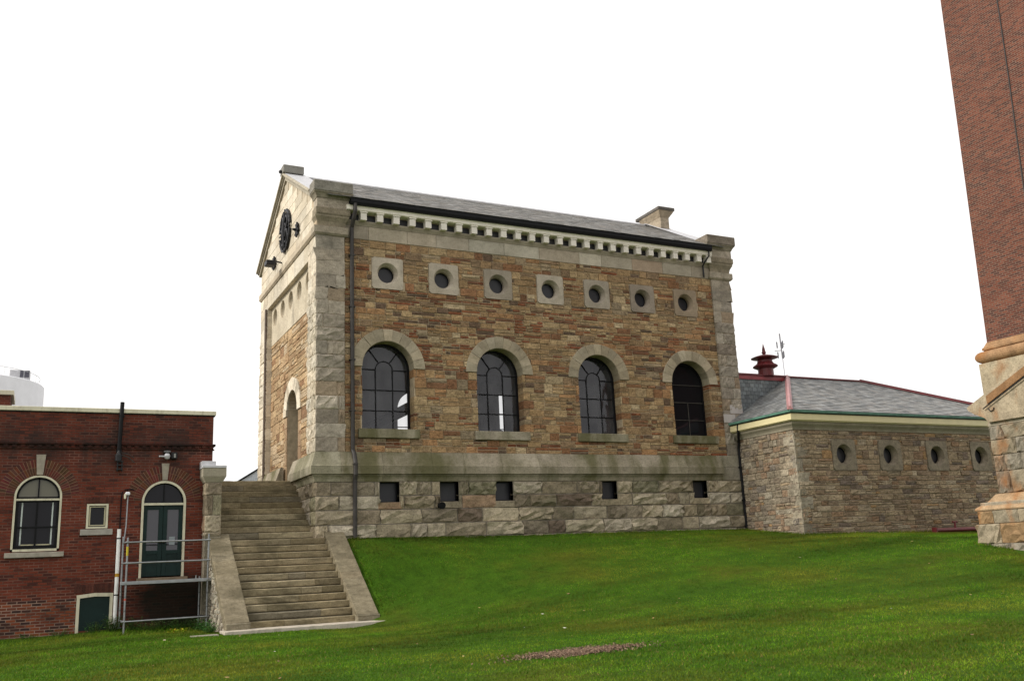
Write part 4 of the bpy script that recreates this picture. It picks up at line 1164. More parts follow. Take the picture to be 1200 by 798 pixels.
# corbelled band
m = MB(); m.box(-15, -2.835, BY - .07, BY + .1, 1.50, 1.56, (.5, .45, .42), .006); m.box(-15, -2.86, BY - .04, BY + .1, 1.385, 1.42, (.6, .55, .5), .006)
x = -15
while x < -2.95:
    m.box(x, x + .11, BY - .055, BY + .1, 1.422, 1.498, (.55, .5, .47), .005); x += .2
m.box(-2.90, -2.835, BY - .07, 10.2, 1.502, 1.558, (.5, .45, .42)); m.build('corbel_band', M['brick'], bb)
# arches of brick on edge with keystones
def brick_arch(par, cx, zs, r1, r2, n, a0=4, a1=176, key=None):
    m = MB()
    for i in range(n):
        b0 = a0 + (a1 - a0) * i / n; b1 = a0 + (a1 - a0) * (i + 1) / n
        if key and b1 > 90 - key and b0 < 90 + key: continue
        for ra, rb_ in ((r1, (r1 + r2) / 2 - .004), ((r1 + r2) / 2 + .004, r2)):
            vs = []
            for ang in (b0 + .45, b1 - .45):
                c_, s_ = math.cos(math.radians(ang)), math.sin(math.radians(ang))
                for rr, d in ((ra, -.05), (ra, .012), (rb_, .012), (rb_, -.05)): vs.append(BFc.P(cx + rr * c_, d, zs + rr * s_))
            m.add(vs, BFc.quads([(0, 1, 5, 4), (1, 2, 6, 5), (2, 3, 7, 6), (3, 2, 1, 0), (4, 5, 6, 7)]), tuple(R.uniform(.6, 1.2) * q for q in (1, 1, 1)))
    mm_ = MB(); flat_poly(mm_, BFc, arc(cx, zs, r1, a0, a1, 24) + arc(cx, zs, r2, a1, a0, 24), .006, (.55, .42, .38)); mj = mm_.build('arch_joints', M['mortar'], par)
    for a0_, d in ((0, .006),):
        pts = arc(cx, zs, r1, a0, a1, 24) + arc(cx, zs, r2, a1, a0, 24); 
        flat_poly(m, BFc, pts, d, (1.4, 2.6, 3.2)) if False else None
    return m.build('brick_arch', M['voussoir_brick'], par)
def keystone(par, cx, z0, z1, w0, w1):
    m = MB(); vs = [BFc.P(cx - w0, -.05, z0), BFc.P(cx + w0, -.05, z0), BFc.P(cx + w1, -.05, z1), BFc.P(cx - w1, -.05, z1)]
    e = .012
    vs += [BFc.P(cx - w0 + e, .045, z0 + e), BFc.P(cx + w0 - e, .045, z0 + e), BFc.P(cx + w1 - e, .045, z1 - e), BFc.P(cx - w1 + e, .045, z1 - e)]
    m.add(vs, BFc.quads([(4, 5, 6, 7), (0, 1, 5, 4), (1, 2, 6, 5), (2, 3, 7, 6), (3, 0, 4, 7)]), (.95, .9, .82)); return m.build('keystone', M['limestone'], par)
def arch_frame(m, cx, hw, zb, zs, w, d0, d1):
    ol = [(cx - hw + w / 2, zb), (cx - hw + w / 2, zs)] + arc(cx, zs, hw - w / 2, 180, 0, 24)[1:] + [(cx + hw - w / 2, zb)]
    bar(m, BFc, ol, w, d0, d1)
def brick_window(cx, lab):
    hw, zb, zs = win[1], win[2], win[3]
    m = MB(); arch_frame(m, cx, hw, zb, zs, .05, .02, -.12); bar(m, BFc, [(cx - hw, zb + .03), (cx + hw, zb + .03)], .06, .02, -.12); bar(m, BFc, [(cx - hw + .05, .05), (cx + hw - .05, .05)], .05, .0, -.12)
    w = m.build('arched_window', M['cream'], bb); w['label'] = lab
    m = MB(); bar(m, BFc, [(cx - hw + .085, zb + .06), (cx - hw + .085, .02), (cx + hw - .085, .02), (cx + hw - .085, zb + .06)], .075, -.05, -.12, closed=True)
    bar(m, BFc, [(cx - hw + .1, zb + .62), (cx + hw - .1, zb + .62)], .035, -.06, -.11); bar(m, BFc, [(cx - hw + .1, zb + .12), (cx + hw - .1, zb + .12)], .07, -.06, -.11); bar(m, BFc, [(cx - .01, zb + .06), (cx - .01, .02)], .05, -.07, -.12)
    arch_frame(m, cx, hw - .05, .08, zs, .05, -.05, -.12); bar(m, BFc, [(cx - hw + .06, .10), (cx + hw - .06, .10)], .05, -.05, -.12); bar(m, BFc, [(cx, .1), (cx, zs + hw - .06)], .035, -.05, -.11)
    m.build('sash', M['black'], w)
    m = MB()
    for s in (-1, 1): bar(m, BFc, [(cx + s * .36, zb + .16), (cx + s * .36, -.02)], .035, -.125, -.14, (.62, .68, .66))
    bar(m, BFc, [(cx - .36, zb + .17), (cx + .36, zb + .17)], .03, -.125, -.14, (.6, .55, .35)); m.build('inner_trim', M['pvc'], w)
    m = MB(); flat_poly(m, BFc, [(cx - hw + .03, zb), (cx + hw - .03, zb), (cx + hw - .03, .06), (cx - hw + .03, .06)], -.15); m.build('glass', M['darkglass'], w)
    m = MB(); flat_poly(m, BFc, [(cx - hw + .03, .065), (cx + hw - .03, .065)] + arc(cx, zs, hw - .03, 0, 180, 20), -.10); m.build('fanlight', M['olive_glass'], w)
    m = MB(); m.box(cx - .69, cx + .69, BY - .085, BY + .1, -1.435, -1.305, (1.05, 1.0, .95), .008); m.build('sill', M['limestone'], w)
    brick_arch(w, cx, zs, hw + .01, hw + .42, 34); keystone(w, cx, zs + hw + .005, 1.24, .085, .125)
brick_window(win[0], 'arched sash window left of the small square window')
brick_window(-10.5, 'further arched sash window towards the far end')
# door
cx, hw, zb, zs = dor
m = MB(); arch_frame(m, cx, hw, zb, zs, .06, .03, -.14); bar(m, BFc, [(cx - hw + .05, -.11), (cx + hw - .05, -.11)], .06, .0, -.14)
dw = m.build('doorway', M['cream'], bb); dw['label'] = 'arched doorway with green double door'
for s in (-1, 1):
    x0, x1 = (cx - hw + .06, cx - .004) if s < 0 else (cx + .004, cx + hw - .06)
    F = BFc; m = MB()
    za, zt_ = zb + .03, -.142; gl0, gl1 = x0 + .11, x1 - .11; g0, g1 = -1.36, -.26
    for a, b, c_, d_ in ((x0, gl0, za, zt_), (gl1, x1, za, zt_), (gl0, gl1, za, -1.78 + .0), (gl0, gl1, g1, zt_), (gl0, gl1, -1.46, g0)):
        m.box(a, b, BY + .07, BY + .12, c_, d_, WHITE, .004)
    m.box(gl0, gl1, BY + .085, BY + .115, -1.78, -1.46, (.8, .8, .8))
    lf = m.build('door_leaf', M['green'], dw)
    g = MB(); flat_poly(g, F, [(gl0, g0), (gl1, g0), (gl1, g1), (gl0, g1)], -.10); g.build('glass', M['doorglass'], lf)
    h = MB(); h.lathe([(.001, -.03), (.03, -.02), (.03, .02), (.001, .03)], (cx + s * .05, BY + .04, -1.15), 10); h.box(cx + s * .05 - .01, cx + s * .05 + .01, BY + .04, BY + .08, -1.16, -1.14); h.build('handle', M['black'], lf)
n_ = MB(); n_.box(cx + .18, cx + .33, BY + .094, BY + .098, -1.22, -1.0, (.3, .34, .35)); n_.build('notice', M['whitepaint'], dw)
m = MB(); flat_poly(m, BFc, [(cx - hw + .05, -.085), (cx + hw - .05, -.085)] + arc(cx, zs, hw - .05, 0, 180, 20), -.09); fl = m.build('fanlight', M['darkglass'], dw)
m = MB(); bar(m, BFc, [(cx, -.08), (cx, zs + hw - .06)], .03, -.05, -.085); arch_frame(m, cx, hw - .06, -.08, zs, .03, -.05, -.085); m.build('glazing_bars', M['black'], dw)
m = MB(); m.box(cx - hw - .05, cx + hw + .1, BY - .10, BY + .12, -2.16, -2.085, WHITE, .006); m.build('threshold', M['pine'], dw)
brick_arch(dw, cx, zs, hw + .01, hw + .42, 34); keystone(dw, cx, zs + hw + .005, 1.02, .075, .11)
# small window
m = MB(); bar(m, BFc, [(-6.085, -.71), (-5.605, -.71), (-5.605, -.105), (-6.085, -.105)], .07, .01, -.1, closed=True); bar(m, BFc, [(-6.03, -.65), (-5.66, -.65), (-5.66, -.16), (-6.03, -.16)], .04, -.03, -.1, (.8, .78, .7), closed=True)
sw = m.build('small_window', M['cream'], bb)
m = MB(); flat_poly(m, BFc, [(-6.05, -.68), (-5.64, -.68), (-5.64, -.13), (-6.05, -.13)], -.08); m.build('glass', M['darkglass'], sw)
m = MB(); m.box(-6.245, -5.45, BY - .07, BY + .1, -.91, -.755, WHITE, .008); m.build('sill', M['limestone'], sw)
m = MB()
x = -6.2
while x < -5.5: m.box(x, x + .058, BY - .012, BY + .05, -.06, .10, tuple(R.uniform(.55, 1.1) for _ in range(1)) * 3, .003); x += .068
m.build('flat_arch', M['voussoir_brick'], sw)
# basement hatch
m = MB(); bar(m, BFc, [(-6.19, -3.5), (-6.19, -2.50)], .075, .03, -.1); bar(m, BFc, [(-5.39, -2.50), (-5.39, -3.5)], .075, .03, -.1); bar(m, BFc, [(-6.23, -2.49), (-5.8, -2.45), (-5.35, -2.47)], .09, .032, -.1)
bd = m.build('basement_door', M['cream'], bb); bd['label'] = 'low green hatch door in peeling cream frame'
m = MB(); m.box(-6.155, -5.425, BY + .03, BY + .08, -3.6, -2.49); m.build('panel', M['green'], bd)
m = MB(); x = -6.3
while x < -5.3: m.box(x, x + .058, BY - .012, BY + .05, -2.40, -2.17, tuple(R.uniform(.55, 1.1) for _ in range(1)) * 3, .003); x += .068
m.build('flat_arch', M['voussoir_brick'], bd)
# pipes, conduits and lamps on the wall
m = MB(); m.tube([(-5.285, BY - .07, -3.42), (-5.285, BY - .07, -.77)], .05, 12); dp = m.build('white_downpipe', M['pvc'], bb)
m = MB(); m.tube([(-5.285, BY - .07, -2.02), (-5.285, BY - .07, -1.93)], .052, 12, (.55, .30, .02)); m.build('yellow_band', M['pvc'], dp)
m = MB()
for z in (-1.03, -2.5): m.tube([(-5.285, BY - .07, z), (-5.285, BY - .07, z + .03)], .056, 12)
m.build('pipe_clip', M['black'], dp)
m = MB(); m.tube([(-5.27, BY - .03, -.8), (-5.27, BY - .03, .05), (-5.25, BY - .03, .22), (-5.18, BY - .03, .29), (-5.0, BY - .04, .30), (-4.95, BY - .05, .27)], .016, 8); m.build('black_conduit', M['black'], bb)
m = MB(); m.tube([(-5.40, BY - .10, 1.22), (-5.37, BY - .10, 2.69)], .055, 12); m.box(-5.46, -5.33, BY - .14, BY, 1.30, 1.36); m.box(-5.44, -5.3, BY - .14, BY, 2.28, 2.33); pm = m.build('service_mast', M['black'], bb)
m = MB()
m.lathe([(.09, 0), (.09, .16), (.05, .22), (.02, .3)], (-5.40, BY - .13, 1.06), 12)
for dx in (-.055, .055): m.tube([(-5.36 + dx, BY - .13, 1.05), (-5.36 + dx, BY - .13, .78)], .02, 6, (.5, .5, .5))
for z in (.82, .93, 1.03): m.box(-5.44, -5.28, BY - .17, BY, z, z + .03)
m.build('insulator_rack', M['iron'], pm)
m = MB(); m.tube([(-5.36, BY - .12, 1.24), (-5.15, BY - .1, 1.16), (-4.98, BY - .06, 1.02)], .012, 6); m.tube([(-5.36, BY - .12, 1.30), (-5.1, BY - .1, 1.22), (-5.0, BY - .06, 1.15)], .012, 6); m.build('service_cable', M['soot'], pm)
m = MB(); m.tube([(-4.145, BY, 1.33), (-4.145, BY - .12, 1.33)], .03, 8); m.box(-4.23, -4.06, BY - .16, BY - .002, 1.31, 1.35, (.3, .3, .3)); m.lathe([(.001, -.09), (.06, -.07), (.085, 0), (.06, .07), (.001, .09)], (-4.145, BY - .12, 1.2), 14); m.tube([(-4.2, BY - .14, 1.19), (-4.36, BY - .2, 1.19)], .022, 8)
m.build('security_camera', M['lead'], bb)
m = MB(); m.box(-4.04, -3.87, BY - .16, BY - .002, 1.12, 1.31, (.5, .5, .5), .02); wl_ = m.build('floodlight', M['iron'], bb)
m = MB(); m.box(-3.97, -3.92, BY - .166, BY - .161, 1.16, 1.27, (.5, .5, .45)); m.build('lens', M['lead'], wl_)
# rooftop penthouse
m = MB(); m.box(-14, -8.4, 8, 9.9, 1.9, 4.16); pe = m.build('roof_penthouse', M['brick'], bb)
m = MB(); m.box(-14.1, -8.30, 7.92, 9.98, 4.165, 4.32, WHITE, .01); m.build('parapet_cap', M['cream'], pe)

# ------------------------------------------------------------------ scaffold in front of the door
sc = empty('pipe_scaffold', (-4.1, -.6, -3.45)); tag(sc, 'galvanised pipe scaffold with guard rails and platform below the green double door', 'scaffold')
fl_, fr_, bl_, br_ = (-5.14, -1.0), (-3.12, -1.0), (-5.19, -.12), (-3.2, -.12)
for (x, y), z0, z1 in ((fl_, -3.5, -1.04), (fr_, -3.45, -1.0), (bl_, -3.3, -.98), (br_, -3.4, -2.1)):
    m = MB(); m.tube([(x, y, z0), (x, y, z1)], .026, 10); 
    for z in (-2.9, -2.55): m.tube([(x, y, z), (x, y, z + .04)], .031, 10, (.6, .6, .6))
    p_ = m.build('standard', M['steel'], sc)
    m = MB(); m.tube([(x, y, z0 + .0), (x, y, z0 - .03)], .07, 10); m.build('base_plate', M['steel'], p_)
for z, d in ((-1.165, .0), (-1.69, .0), (-3.14, .0)):
    m = MB(); m.tube([(fl_[0] - .08, fl_[1] - .03, z), (fr_[0] + .05, fr_[1] - .03, z + .005)], .022, 8)
    for x in (fl_[0], fr_[0]): m.tube([(x - .04, -1.0, z), (x + .04, -1.0, z)], .034, 8)
    m.build('guard_rail', M['steel'], sc)
for z in (-1.17, -1.70, -2.2, -3.15):
    m = MB(); m.tube([(fl_[0], fl_[1] - .1, z + .01), (bl_[0], bl_[1], z + .02)], .022, 8); m.build('end_rail', M['steel'], sc)
for z in (-2.2, -3.15):
    m = MB(); m.tube([(fr_[0], fr_[1] - .1, z + .01), (br_[0], br_[1], z + .02)], .022, 8); m.build('end_rail', M['steel'], sc)
m = MB(); m.tube([(bl_[0], bl_[1], -3.17), (br_[0], br_[1], -3.16)], .022, 8); m.build('guard_rail', M['steel'], sc)
m = MB()
for i in range(4): m.box(-5.2, -3.05, -.98 + i * .225, -.98 + i * .225 + .21, -2.20, -2.16, tuple([R.uniform(.8, 1.2)] * 3), .004)
m.build('platform_board', M['pine'], sc)
m = MB(); m.box(-5.28, -3.03, -1.045, -.99, -2.235, -2.15, WHITE, .008); m.tube([(-3.42, -1.0, -2.15), (-3.42, -1.0, -2.07)], .018, 6); m.build('platform_edge', M['steel'], sc)
m = MB(); m.tube([(fl_[0], fl_[1], -1.5), (fl_[0], fl_[1], -1.27)], .028, 8, (.55, .45, .03)); m.tube([(fl_[0], fl_[1], -2.62), (fl_[0], fl_[1], -2.57)], .028, 8, (.5, .08, .05)); m.build('tape', M['pvc'], sc)
# thin pole with a small lamp tied to the scaffold
m = MB(); m.tube([(-5.18, -.05, -1.25), (-5.13, -.02, -.7), (-5.12, .0, .12)], .018, 8); tp = m.build('lamp_pole', M['steel']); tag(tp, 'thin bent galvanised pole with small white lamp head rising behind the scaffold', 'lamp pole')
m = MB(); m.box(-5.19, -5.07, -.08, .05, .12, .21, WHITE, .02); m.box(-5.22, -5.17, -.1, -.04, .02, .16, (.9, .85, .6), .01); m.build('lamp_head', M['whitepaint'], tp)
# base block under the scaffold foot
m = MB(); m.box(-5.30, -4.95, -1.14, -.86, -3.58, -3.47, WHITE, .01); o = m.build('foot_block', M['limestone']); tag(o, 'small flat stone block under the front scaffold leg', 'block')

# weeds along the foot of the brick wall
def weed(x, y, n, h, c, spread=.18, leaf=.05):
    m = MB(); z0 = gz(x, y) - .01
    for i in range(n):
        a = R.uniform(0, 6.283); r = spread * math.sqrt(R.random()); hh = h * R.uniform(.35, 1.1)
        bx, by = x + r * .4 * math.cos(a), y + r * .4 * math.sin(a); tx, ty = x + r * 1.3 * math.cos(a), y + r * 1.3 * math.sin(a)
        L = leaf * R.uniform(.5, 1.2); w = R.uniform(0, 6.28); cc = tuple(q * R.uniform(.6, 1.3) for q in c)
        m.add([(bx - .004, by, z0), (bx + .004, by, z0), (tx, ty, z0 + hh)], [(0, 1, 2)], cc)
        for q in range(3):
            f = R.uniform(.35, 1); px, py, pz_ = bx + (tx - bx) * f, by + (ty - by) * f, z0 + hh * f; w = R.uniform(0, 6.28); t = R.uniform(-.5, .6)
            dx, dy = math.cos(w) * L, math.sin(w) * L
            m.add([(px, py, pz_), (px + dx * .5 - dy * .3, py + dy * .5 + dx * .3, pz_ + L * t * .6), (px + dx, py + dy, pz_ + L * t), (px + dx * .5 + dy * .3, py + dy * .5 - dx * .3, pz_ + L * t * .5)], [(0, 1, 2, 3)], cc)
    return m
kw = NT('weed_leaf'); cw_ = kw.attr(); M['weed'] = kw.principled(cw_, .7, spec=.2)
GRN = (.05, .10, .02)
wd = [(-5.35, -.15, 120, .42, GRN, .26, .07), (-5.75, -.05, 70, .3, GRN, .25, .05), (-4.9, -.2, 90, .35, GRN, .3, .06), (-4.5, -.5, 90, .28, (.06, .09, .02), .3, .05), (-4.1, -.3, 90, .3, GRN, .32, .05),
      (-3.7, -.5, 100, .32, GRN, .3, .06), (-3.35, -.7, 110, .38, GRN, .28, .06), (-3.25, -1.8, 120, .33, (.045, .12, .02), .26, .06), (-3.3, -2.8, 90, .25, (.05, .13, .02), .22, .05), (-6.6, -.05, 60, .22, GRN, .3, .045), (-7.3, -.02, 50, .18, GRN, .3, .04)]
labs = ['tall leafy weed clump at the foot of the white downpipe', 'low weeds in front of the green hatch door', 'weeds under the left end of the scaffold', 'sparse weeds under the front of the scaffold', 'weeds against the brick wall below the door',
        'weeds under the right half of the scaffold', 'thick weeds by the right scaffold leg', 'bright weeds against the rubble side of the stair cheek', 'small weeds at the front corner of the stair cheek', 'short weeds at the brick wall left of the hatch', 'thin weeds at the brick wall below the arched window']
for a, lb in zip(wd, labs): tag(weed(*a).build('weed_clump', M['weed']), lb, 'weeds', 'weeds along the brick wall')
for (x, y, lb) in ((-4.05, -1.75, 'bright yellow-green weed in the grass in front of the scaffold, left one of two'), (-3.75, -1.5, 'bright yellow-green weed in the grass in front of the scaffold, right one of two')):
    tag(weed(x, y, 26, .12, (.33, .36, .02), .12, .07).build('yellow_weed', M['weed']), lb, 'weeds', 'yellow weeds')

# ------------------------------------------------------------------ low stone annex
an = empty('stone_annex', (22, 0, -1.7)); tag(an, 'low grey rubble stone annex with hipped slate roof and small round windows', 'building')
AY, AX = -3.05, 16.0; AR = 28.5
AF = Face((0, AY, 0), (1, 0, 0), (0, -1, 0)); AL = Face((AX, 0, 0), (0, 1, 0), (-1, 0, 0))
AWX = (18.24, 20.53, 23.0, 25.45); AZ, AH = 1.075, .56
ah = [[(x + .34 * math.cos(2 * math.pi * i / 24), AZ + .34 * math.sin(2 * math.pi * i / 24)) for i in range(24)] for x in AWX]
wl = plate('front_wall', AF, [(AX, -3), (AR, -3), (AR, 2.0), (AX, 2.0)], ah, 0, -.4, M['mortar_dark'], an)
aops = [rect_op(x, .575, AZ - AH, AZ + AH) for x in AWX]
m = rubble(AF, AX + .02, AR, -2.6, 1.925, aops, [AZ - AH, AZ + AH], ANX, ANX, lo=.17, hi=.30, cw=(.24, .7), gap=.018, proud=(.018, .042), rough=.012, bev=.016, deep=-.1, split=(74, 26, 0), jit=.3)
m.build('rubble_facing', M['annexstone'], wl)
for i, x in enumerate(AWX):
    m = MB(); ring_surround(m, AF, x, AZ, AH - .005, .37, .285, .06, -.10, -.4, (.285, .245, .185))
    w = m.build('round_window', M['quoin'], an)
    g = MB(); disc(g, AF, x, AZ, .286, -.22); g.build('glass', M['plexi'], w)
    g = MB(); bar(g, AF, arc(x, AZ, .28, 0, 360, 28)[:-1], .025, -.18, -.24, closed=True); g.build('rim', M['black'], w)
sw_ = plate('side_wall', AL, [(AY + .402, -3), (-.104, -3), (-.104, 2.0), (AY + .402, 2.0)], [], 0, -.4, M['mortar_dark'], an)
m = rubble(AL, AY + .01, -.11, -2.6, 1.925, [], [], [((.33, .28, .21), 4), ((.37, .31, .23), 3), ((.29, .24, .185), 3), ((.34, .24, .165), 2), ((.41, .36, .28), 1.5), ((.25, .215, .18), 1)], ANX, lo=.13, hi=.25, cw=(.16, .5), gap=.018, proud=(.018, .042), rough=.012, bev=.016, split=(74, 26, 0), jit=.3)
m.build('rubble_facing', M['annexstone'], sw_)
m = MB(); zq = -2.2; i = 0
while zq < 1.9:
    h = min(R.uniform(.38, .5), 1.925 - zq); a, b = (.55, .26) if i % 2 else (.28, .5)
    if h > .1:
        c = pick([((.36, .32, .25), 2), ((.32, .285, .225), 2), ((.29, .25, .195), 1)])
        stone(m, AF, zq + .008, zq + h - .008, AX - .025, AX + a, .028, -.02, .02, c, .012, 4, 3, .2)
        stone(m, AL, zq + .008, zq + h - .008, AY - .025, AY + b, .028, -.02, .02, c, .012, 4, 3, .2)
    zq += h; i += 1
m.build('quoins', M['rock'], an)
m = MB(); moulding(m, [(AX, -.11), (AX, AY), (AR, AY)], [(-.2, 1.93), (.05, 1.93), (.06, 1.98), (.10, 2.04), (.16, 2.10), (.18, 2.14), (.18, 2.195), (-.2, 2.195)], (.34, .31, .24)); m.build('stone_cornice', M['ashlar'], an)
m = MB(); moulding(m, [(AX, -.115), (AX, AY), (AR, AY)], [(-.2, 2.2), (.24, 2.2), (.245, 2.232), (.30, 2.235), (.30, 2.45), (-.2, 2.45)], WHITE); m.build('eaves_fascia', M['cream_yellow'], an)
m = MB(); moulding(m, [(AX, -.12), (AX, AY), (AR, AY)], [(.29, 2.482), (.33, 2.478), (.355, 2.49), (.365, 2.52), (.365, 2.565), (.30, 2.565)], WHITE); ag = m.build('gutter', M['copper'], an)
m = MB(); moulding(m, [(AX, -.12), (AX, AY), (AR, AY)], [(.301, 2.453), (.335, 2.453), (.335, 2.476), (.301, 2.476)], (.3, .3, .3)); m.build('drip_edge', M['black'], ag)
# roof
ex, ey, ez = AX - .36, AY - .36, 2.565
apx, apy, apz = 19.05, .15, 4.52; rx2 = 22.98; ecx = AR + .36
slen = math.hypot(apy - ey, apz - ez); V = Vector((0, (apy - ey) / slen, (apz - ez) / slen)); N = Vector((0, -V.z, V.y))
m = MB()
by = 2 * apy - ey
m.add([(ex, ey, ez), (ecx, ey, ez), (rx2, apy, apz), (apx, apy, apz), (ecx, by, ez), (ex, by, ez)], [(0, 1, 2, 3), (1, 4, 2), (4, 5, 3, 2)], (.14, .145, .15))
zc = lambda x: ez + (x - ex) * (apz - ez) / (apx - ex)
xm = 16.45; ym = .1
m.add([(ex, ey, ez), (apx, apy, apz), (xm, ym, zc(xm)), (xm, -.112, zc(xm)), (ex, -.112, ez)], [(0, 1, 2), (0, 2, 3, 4)], (.14, .145, .15))
ar = m.build('roof', M['slate'], an)
LS = [((.24, .24, .235), 4), ((.31, .31, .30), 3), ((.18, .185, .185), 2), ((.27, .26, .245), 2)]
m = MB(); slates(m, (ex, ey, ez), (1, 0, 0), V, N, lambda t: t / slen * (apx - ex) + .02, lambda t: (ecx - ex) - t / slen * (ecx - rx2), slen, .175, .27, LS, .022)
m.build('slates', M['slate'], ar)
hl = math.hypot(apx - ex, apz - ez); V2 = Vector(((apx - ex) / hl, 0, (apz - ez) / hl)); N2 = Vector((-V2.z, 0, V2.x))
m = MB()
def xr_(t):
    # along -y: u = distance from the far end towards the viewer
    return (ym - ey) - t / hl * (apy - ey)
slates(m, (ex, ym, ez), (0, -1, 0), V2, N2, lambda t: (ym + .112) if t < (16.4 - ex) * hl / (apx - ex) else .0, xr_, hl * .985, .175, .27, [((.17, .175, .175), 3), ((.21, .215, .21), 2), ((.14, .145, .145), 2)], .014)
m.build('slates', M['slate'], ar)
# slate-hung cheek above the valley
m = MB(); CF = Face((0, ym - .0, 0), (1, 0, 0), (0, -1, 0)); zq = 2.8; j = 0
m.add([CF.P(16.41, -.02, 2.9), CF.P(apx, -.02, apz), CF.P(16.41, -.02, apz)], [(0, 1, 2)], (.05, .06, .06))
while zq < apz - .12:
    zt = min(zq + .155, apz - .1); x = 16.41 - (.1 if j % 2 else 0)
    xe = ex + (zq + .08 - ez) * (apx - ex) / (apz - ez)
    while x < xe:
        a, b = max(x, 16.41), min(x + .21, xe + .1)
        if b - a > .03: m.add([CF.P(a + .004, .012, zq + .005), CF.P(b - .004, .012, zq + .005), CF.P(b - .004, .002, zt), CF.P(a + .004, .002, zt)], [(0, 1, 2, 3)], pick([((.13, .145, .15), 2), ((.17, .19, .195), 2), ((.11, .12, .125), 1)]))
        x += .215
    zq += .155; j += 1
m.build('slate_hung_cheek', M['slate'], ar)
m = MB()
m.box(16.41, apx + .02, apy - .12, apy + .12, apz - .02, apz + .06, WHITE, .01); m.box(16.41, apx - .25, ym - .05, ym + .05, apz - .17, apz - .03, (1.9, 2.2, 2.2))
m.box(apx + .02, rx2 + .05, apy - .1, apy + .1, apz - .01, apz + .055, WHITE, .01); m.build('ridge_cap', M['maroon'], ar)
def hip(p, q, nm, mat, w=.17):
    p, q = Vector(p), Vector(q); t = (q - p).normalized(); s = t.cross(Z).normalized(); m = MB()
    u = s.cross(t).normalized()
    if u.z < 0: u = -u
    vs = []
    for a in (p, q): vs += [a - s * w - Z * .035, a - s * w * .98 - Z * .02, a - s * .05 + u * .035, a - s * .04 + u * .08, a + s * .04 + u * .08, a + s * .05 + u * .035, a + s * w * .98 - Z * .02, a + s * w - Z * .035]
    m.add(vs, [(k_, k_ + 1, k_ + 9, k_ + 8) for k_ in range(7)] + [tuple(range(8))[::-1], tuple(range(8, 16))]); return m.build(nm, mat, ar)
hip((ex, ey, ez + .04), (apx, apy, apz + .03), 'hip_flashing', M['pink'], .10)
hip((ecx, ey, ez + .04), (rx2, apy, apz + .03), 'hip_flashing', M['maroon'], .1)
# stepped flashing and pipes at the junction
m = MB(); m.box(15.79, 16.38, -.125, -.108, 2.95, 3.28, (.92, .85, .76)); m.box(15.44, 15.98, -.14, -.126, 2.60, 2.91, (.92, .85, .76)); m.build('step_flashing', M['lead'], an)
m = MB(); m.tube([(15.72, -.55, 2.46), (15.74, -.5, 2.15), (15.82, -.4, 1.98), (15.93, -.26, 1.85), (15.95, -.2, 1.6), (15.95, -.2, -1.42)], .05, 10)
for z in (.9, -.3): m.box(15.88, 16.02, -.26, -.1, z, z + .04)
m.build('downspout', M['black'], an)
# ventilator on the ridge
m = MB(); vc = (17.98, .15, apz)
m.lathe([(.30, 0), (.30, .30), (.34, .30), (.46, .36), (.49, .39), (.46, .43), (.34, .50), (.30, .56), (.29, .64), (.2, .64)], vc, 28); vt = m.build('roof_ventilator', M['maroon'], an); vt['label'] = 'dark red round ventilator on the annex ridge'
m = MB(); m.lathe([(.05, .60), (.24, .66), (.52, .72), (.53, .74), (.40, .79), (.2, .85), (.06, .88), (.07, .93), (.10, .95), (.07, .99), (.055, 1.1), (.005, 1.32)], vc, 28); m.build('cowl', M['maroon'], vt)
# far walls, not seen in the photo
m = MB(); m.box(AX + .5, AR, 3.0, 3.3, -2.5, 2.2); m.box(AR - .4, AR - .005, AY + .41, 2.99, -2.5, 2.2); m.build('rear_wall', M['annexstone'], an)

# red steel valve beam by the annex wall
rbm = empty('red_pipe_barrier', (22.8, -3.6, -1.75)); tag(rbm, 'low dark red steel pipe lying along the foot of the annex wall', 'pipe')
m = MB(); m.tube([(21.75, -3.55, -1.68), (24.0, -3.55, -1.68)], .075, 12); m.box(21.7, 21.76, -3.65, -3.45, -1.8, -1.58); m.box(23.99, 24.05, -3.65, -3.45, -1.85, -1.58); m.build('pipe', M['maroon'], rbm)
m = MB(); m.tube([(22.83, -3.55, -1.65), (22.83, -3.55, -1.40)], .04, 10); m.tube([(22.70, -3.55, -1.40), (22.96, -3.55, -1.40)], .03, 8); m.build('valve', M['maroon'], rbm)

# ------------------------------------------------------------------ brick chimney tower
tw = empty('brick_chimney_tower', (20.6, -10.74, -2.4)); tag(tw, 'huge tapering red brick chimney on a rust-stained stone pedestal', 'chimney')
TCX, TCY, TH = 20.6, -10.74, 2.6
def tfaces(o):
    h = TH - o
    return [(Face((TCX - h, TCY, 0), (0, 1, 0), (-1, 0, 0)), h), (Face((TCX, TCY - h, 0), (1, 0, 0), (0, -1, 0)), h)]
def tbox(m, o, z0, z1, c, b=.02):
    h = TH - o; m.box(TCX - h, TCX + h, TCY - h, TCY + h, z0, z1, c, b)
m = MB()
tbox(m, .14, -3.6, -1.0, (.35, .31, .24)); tbox(m, .6, -1.0, 1.3, (.35, .31, .24))
for o, zs_, rg_ in ((0, [-3.3, -2.75, -2.2, -1.63], .05), (.06, [-1.63, -1.24], .02)):
    for F, h in tfaces(o): courses(F, -h, h, zs_, TWR, .5, 1.3, .0, -.12, .015, gap=.012, nx=6, nz=3, mb=m, jit=.35, roughs=lambda i: rg_, margin=.03)
for F, h in tfaces(.54): courses(F, -h, h, [-.75, -.10, .38, .84, 1.27], TWR, .5, 1.3, .0, -.05, .015, gap=.012, nx=6, nz=3, mb=m, jit=.35, roughs=lambda i: .045, margin=.03)
base_ = m.build('pedestal_base', M['towerstone'], tw); base_['label'] = 'rock-faced rust-stained stone base'
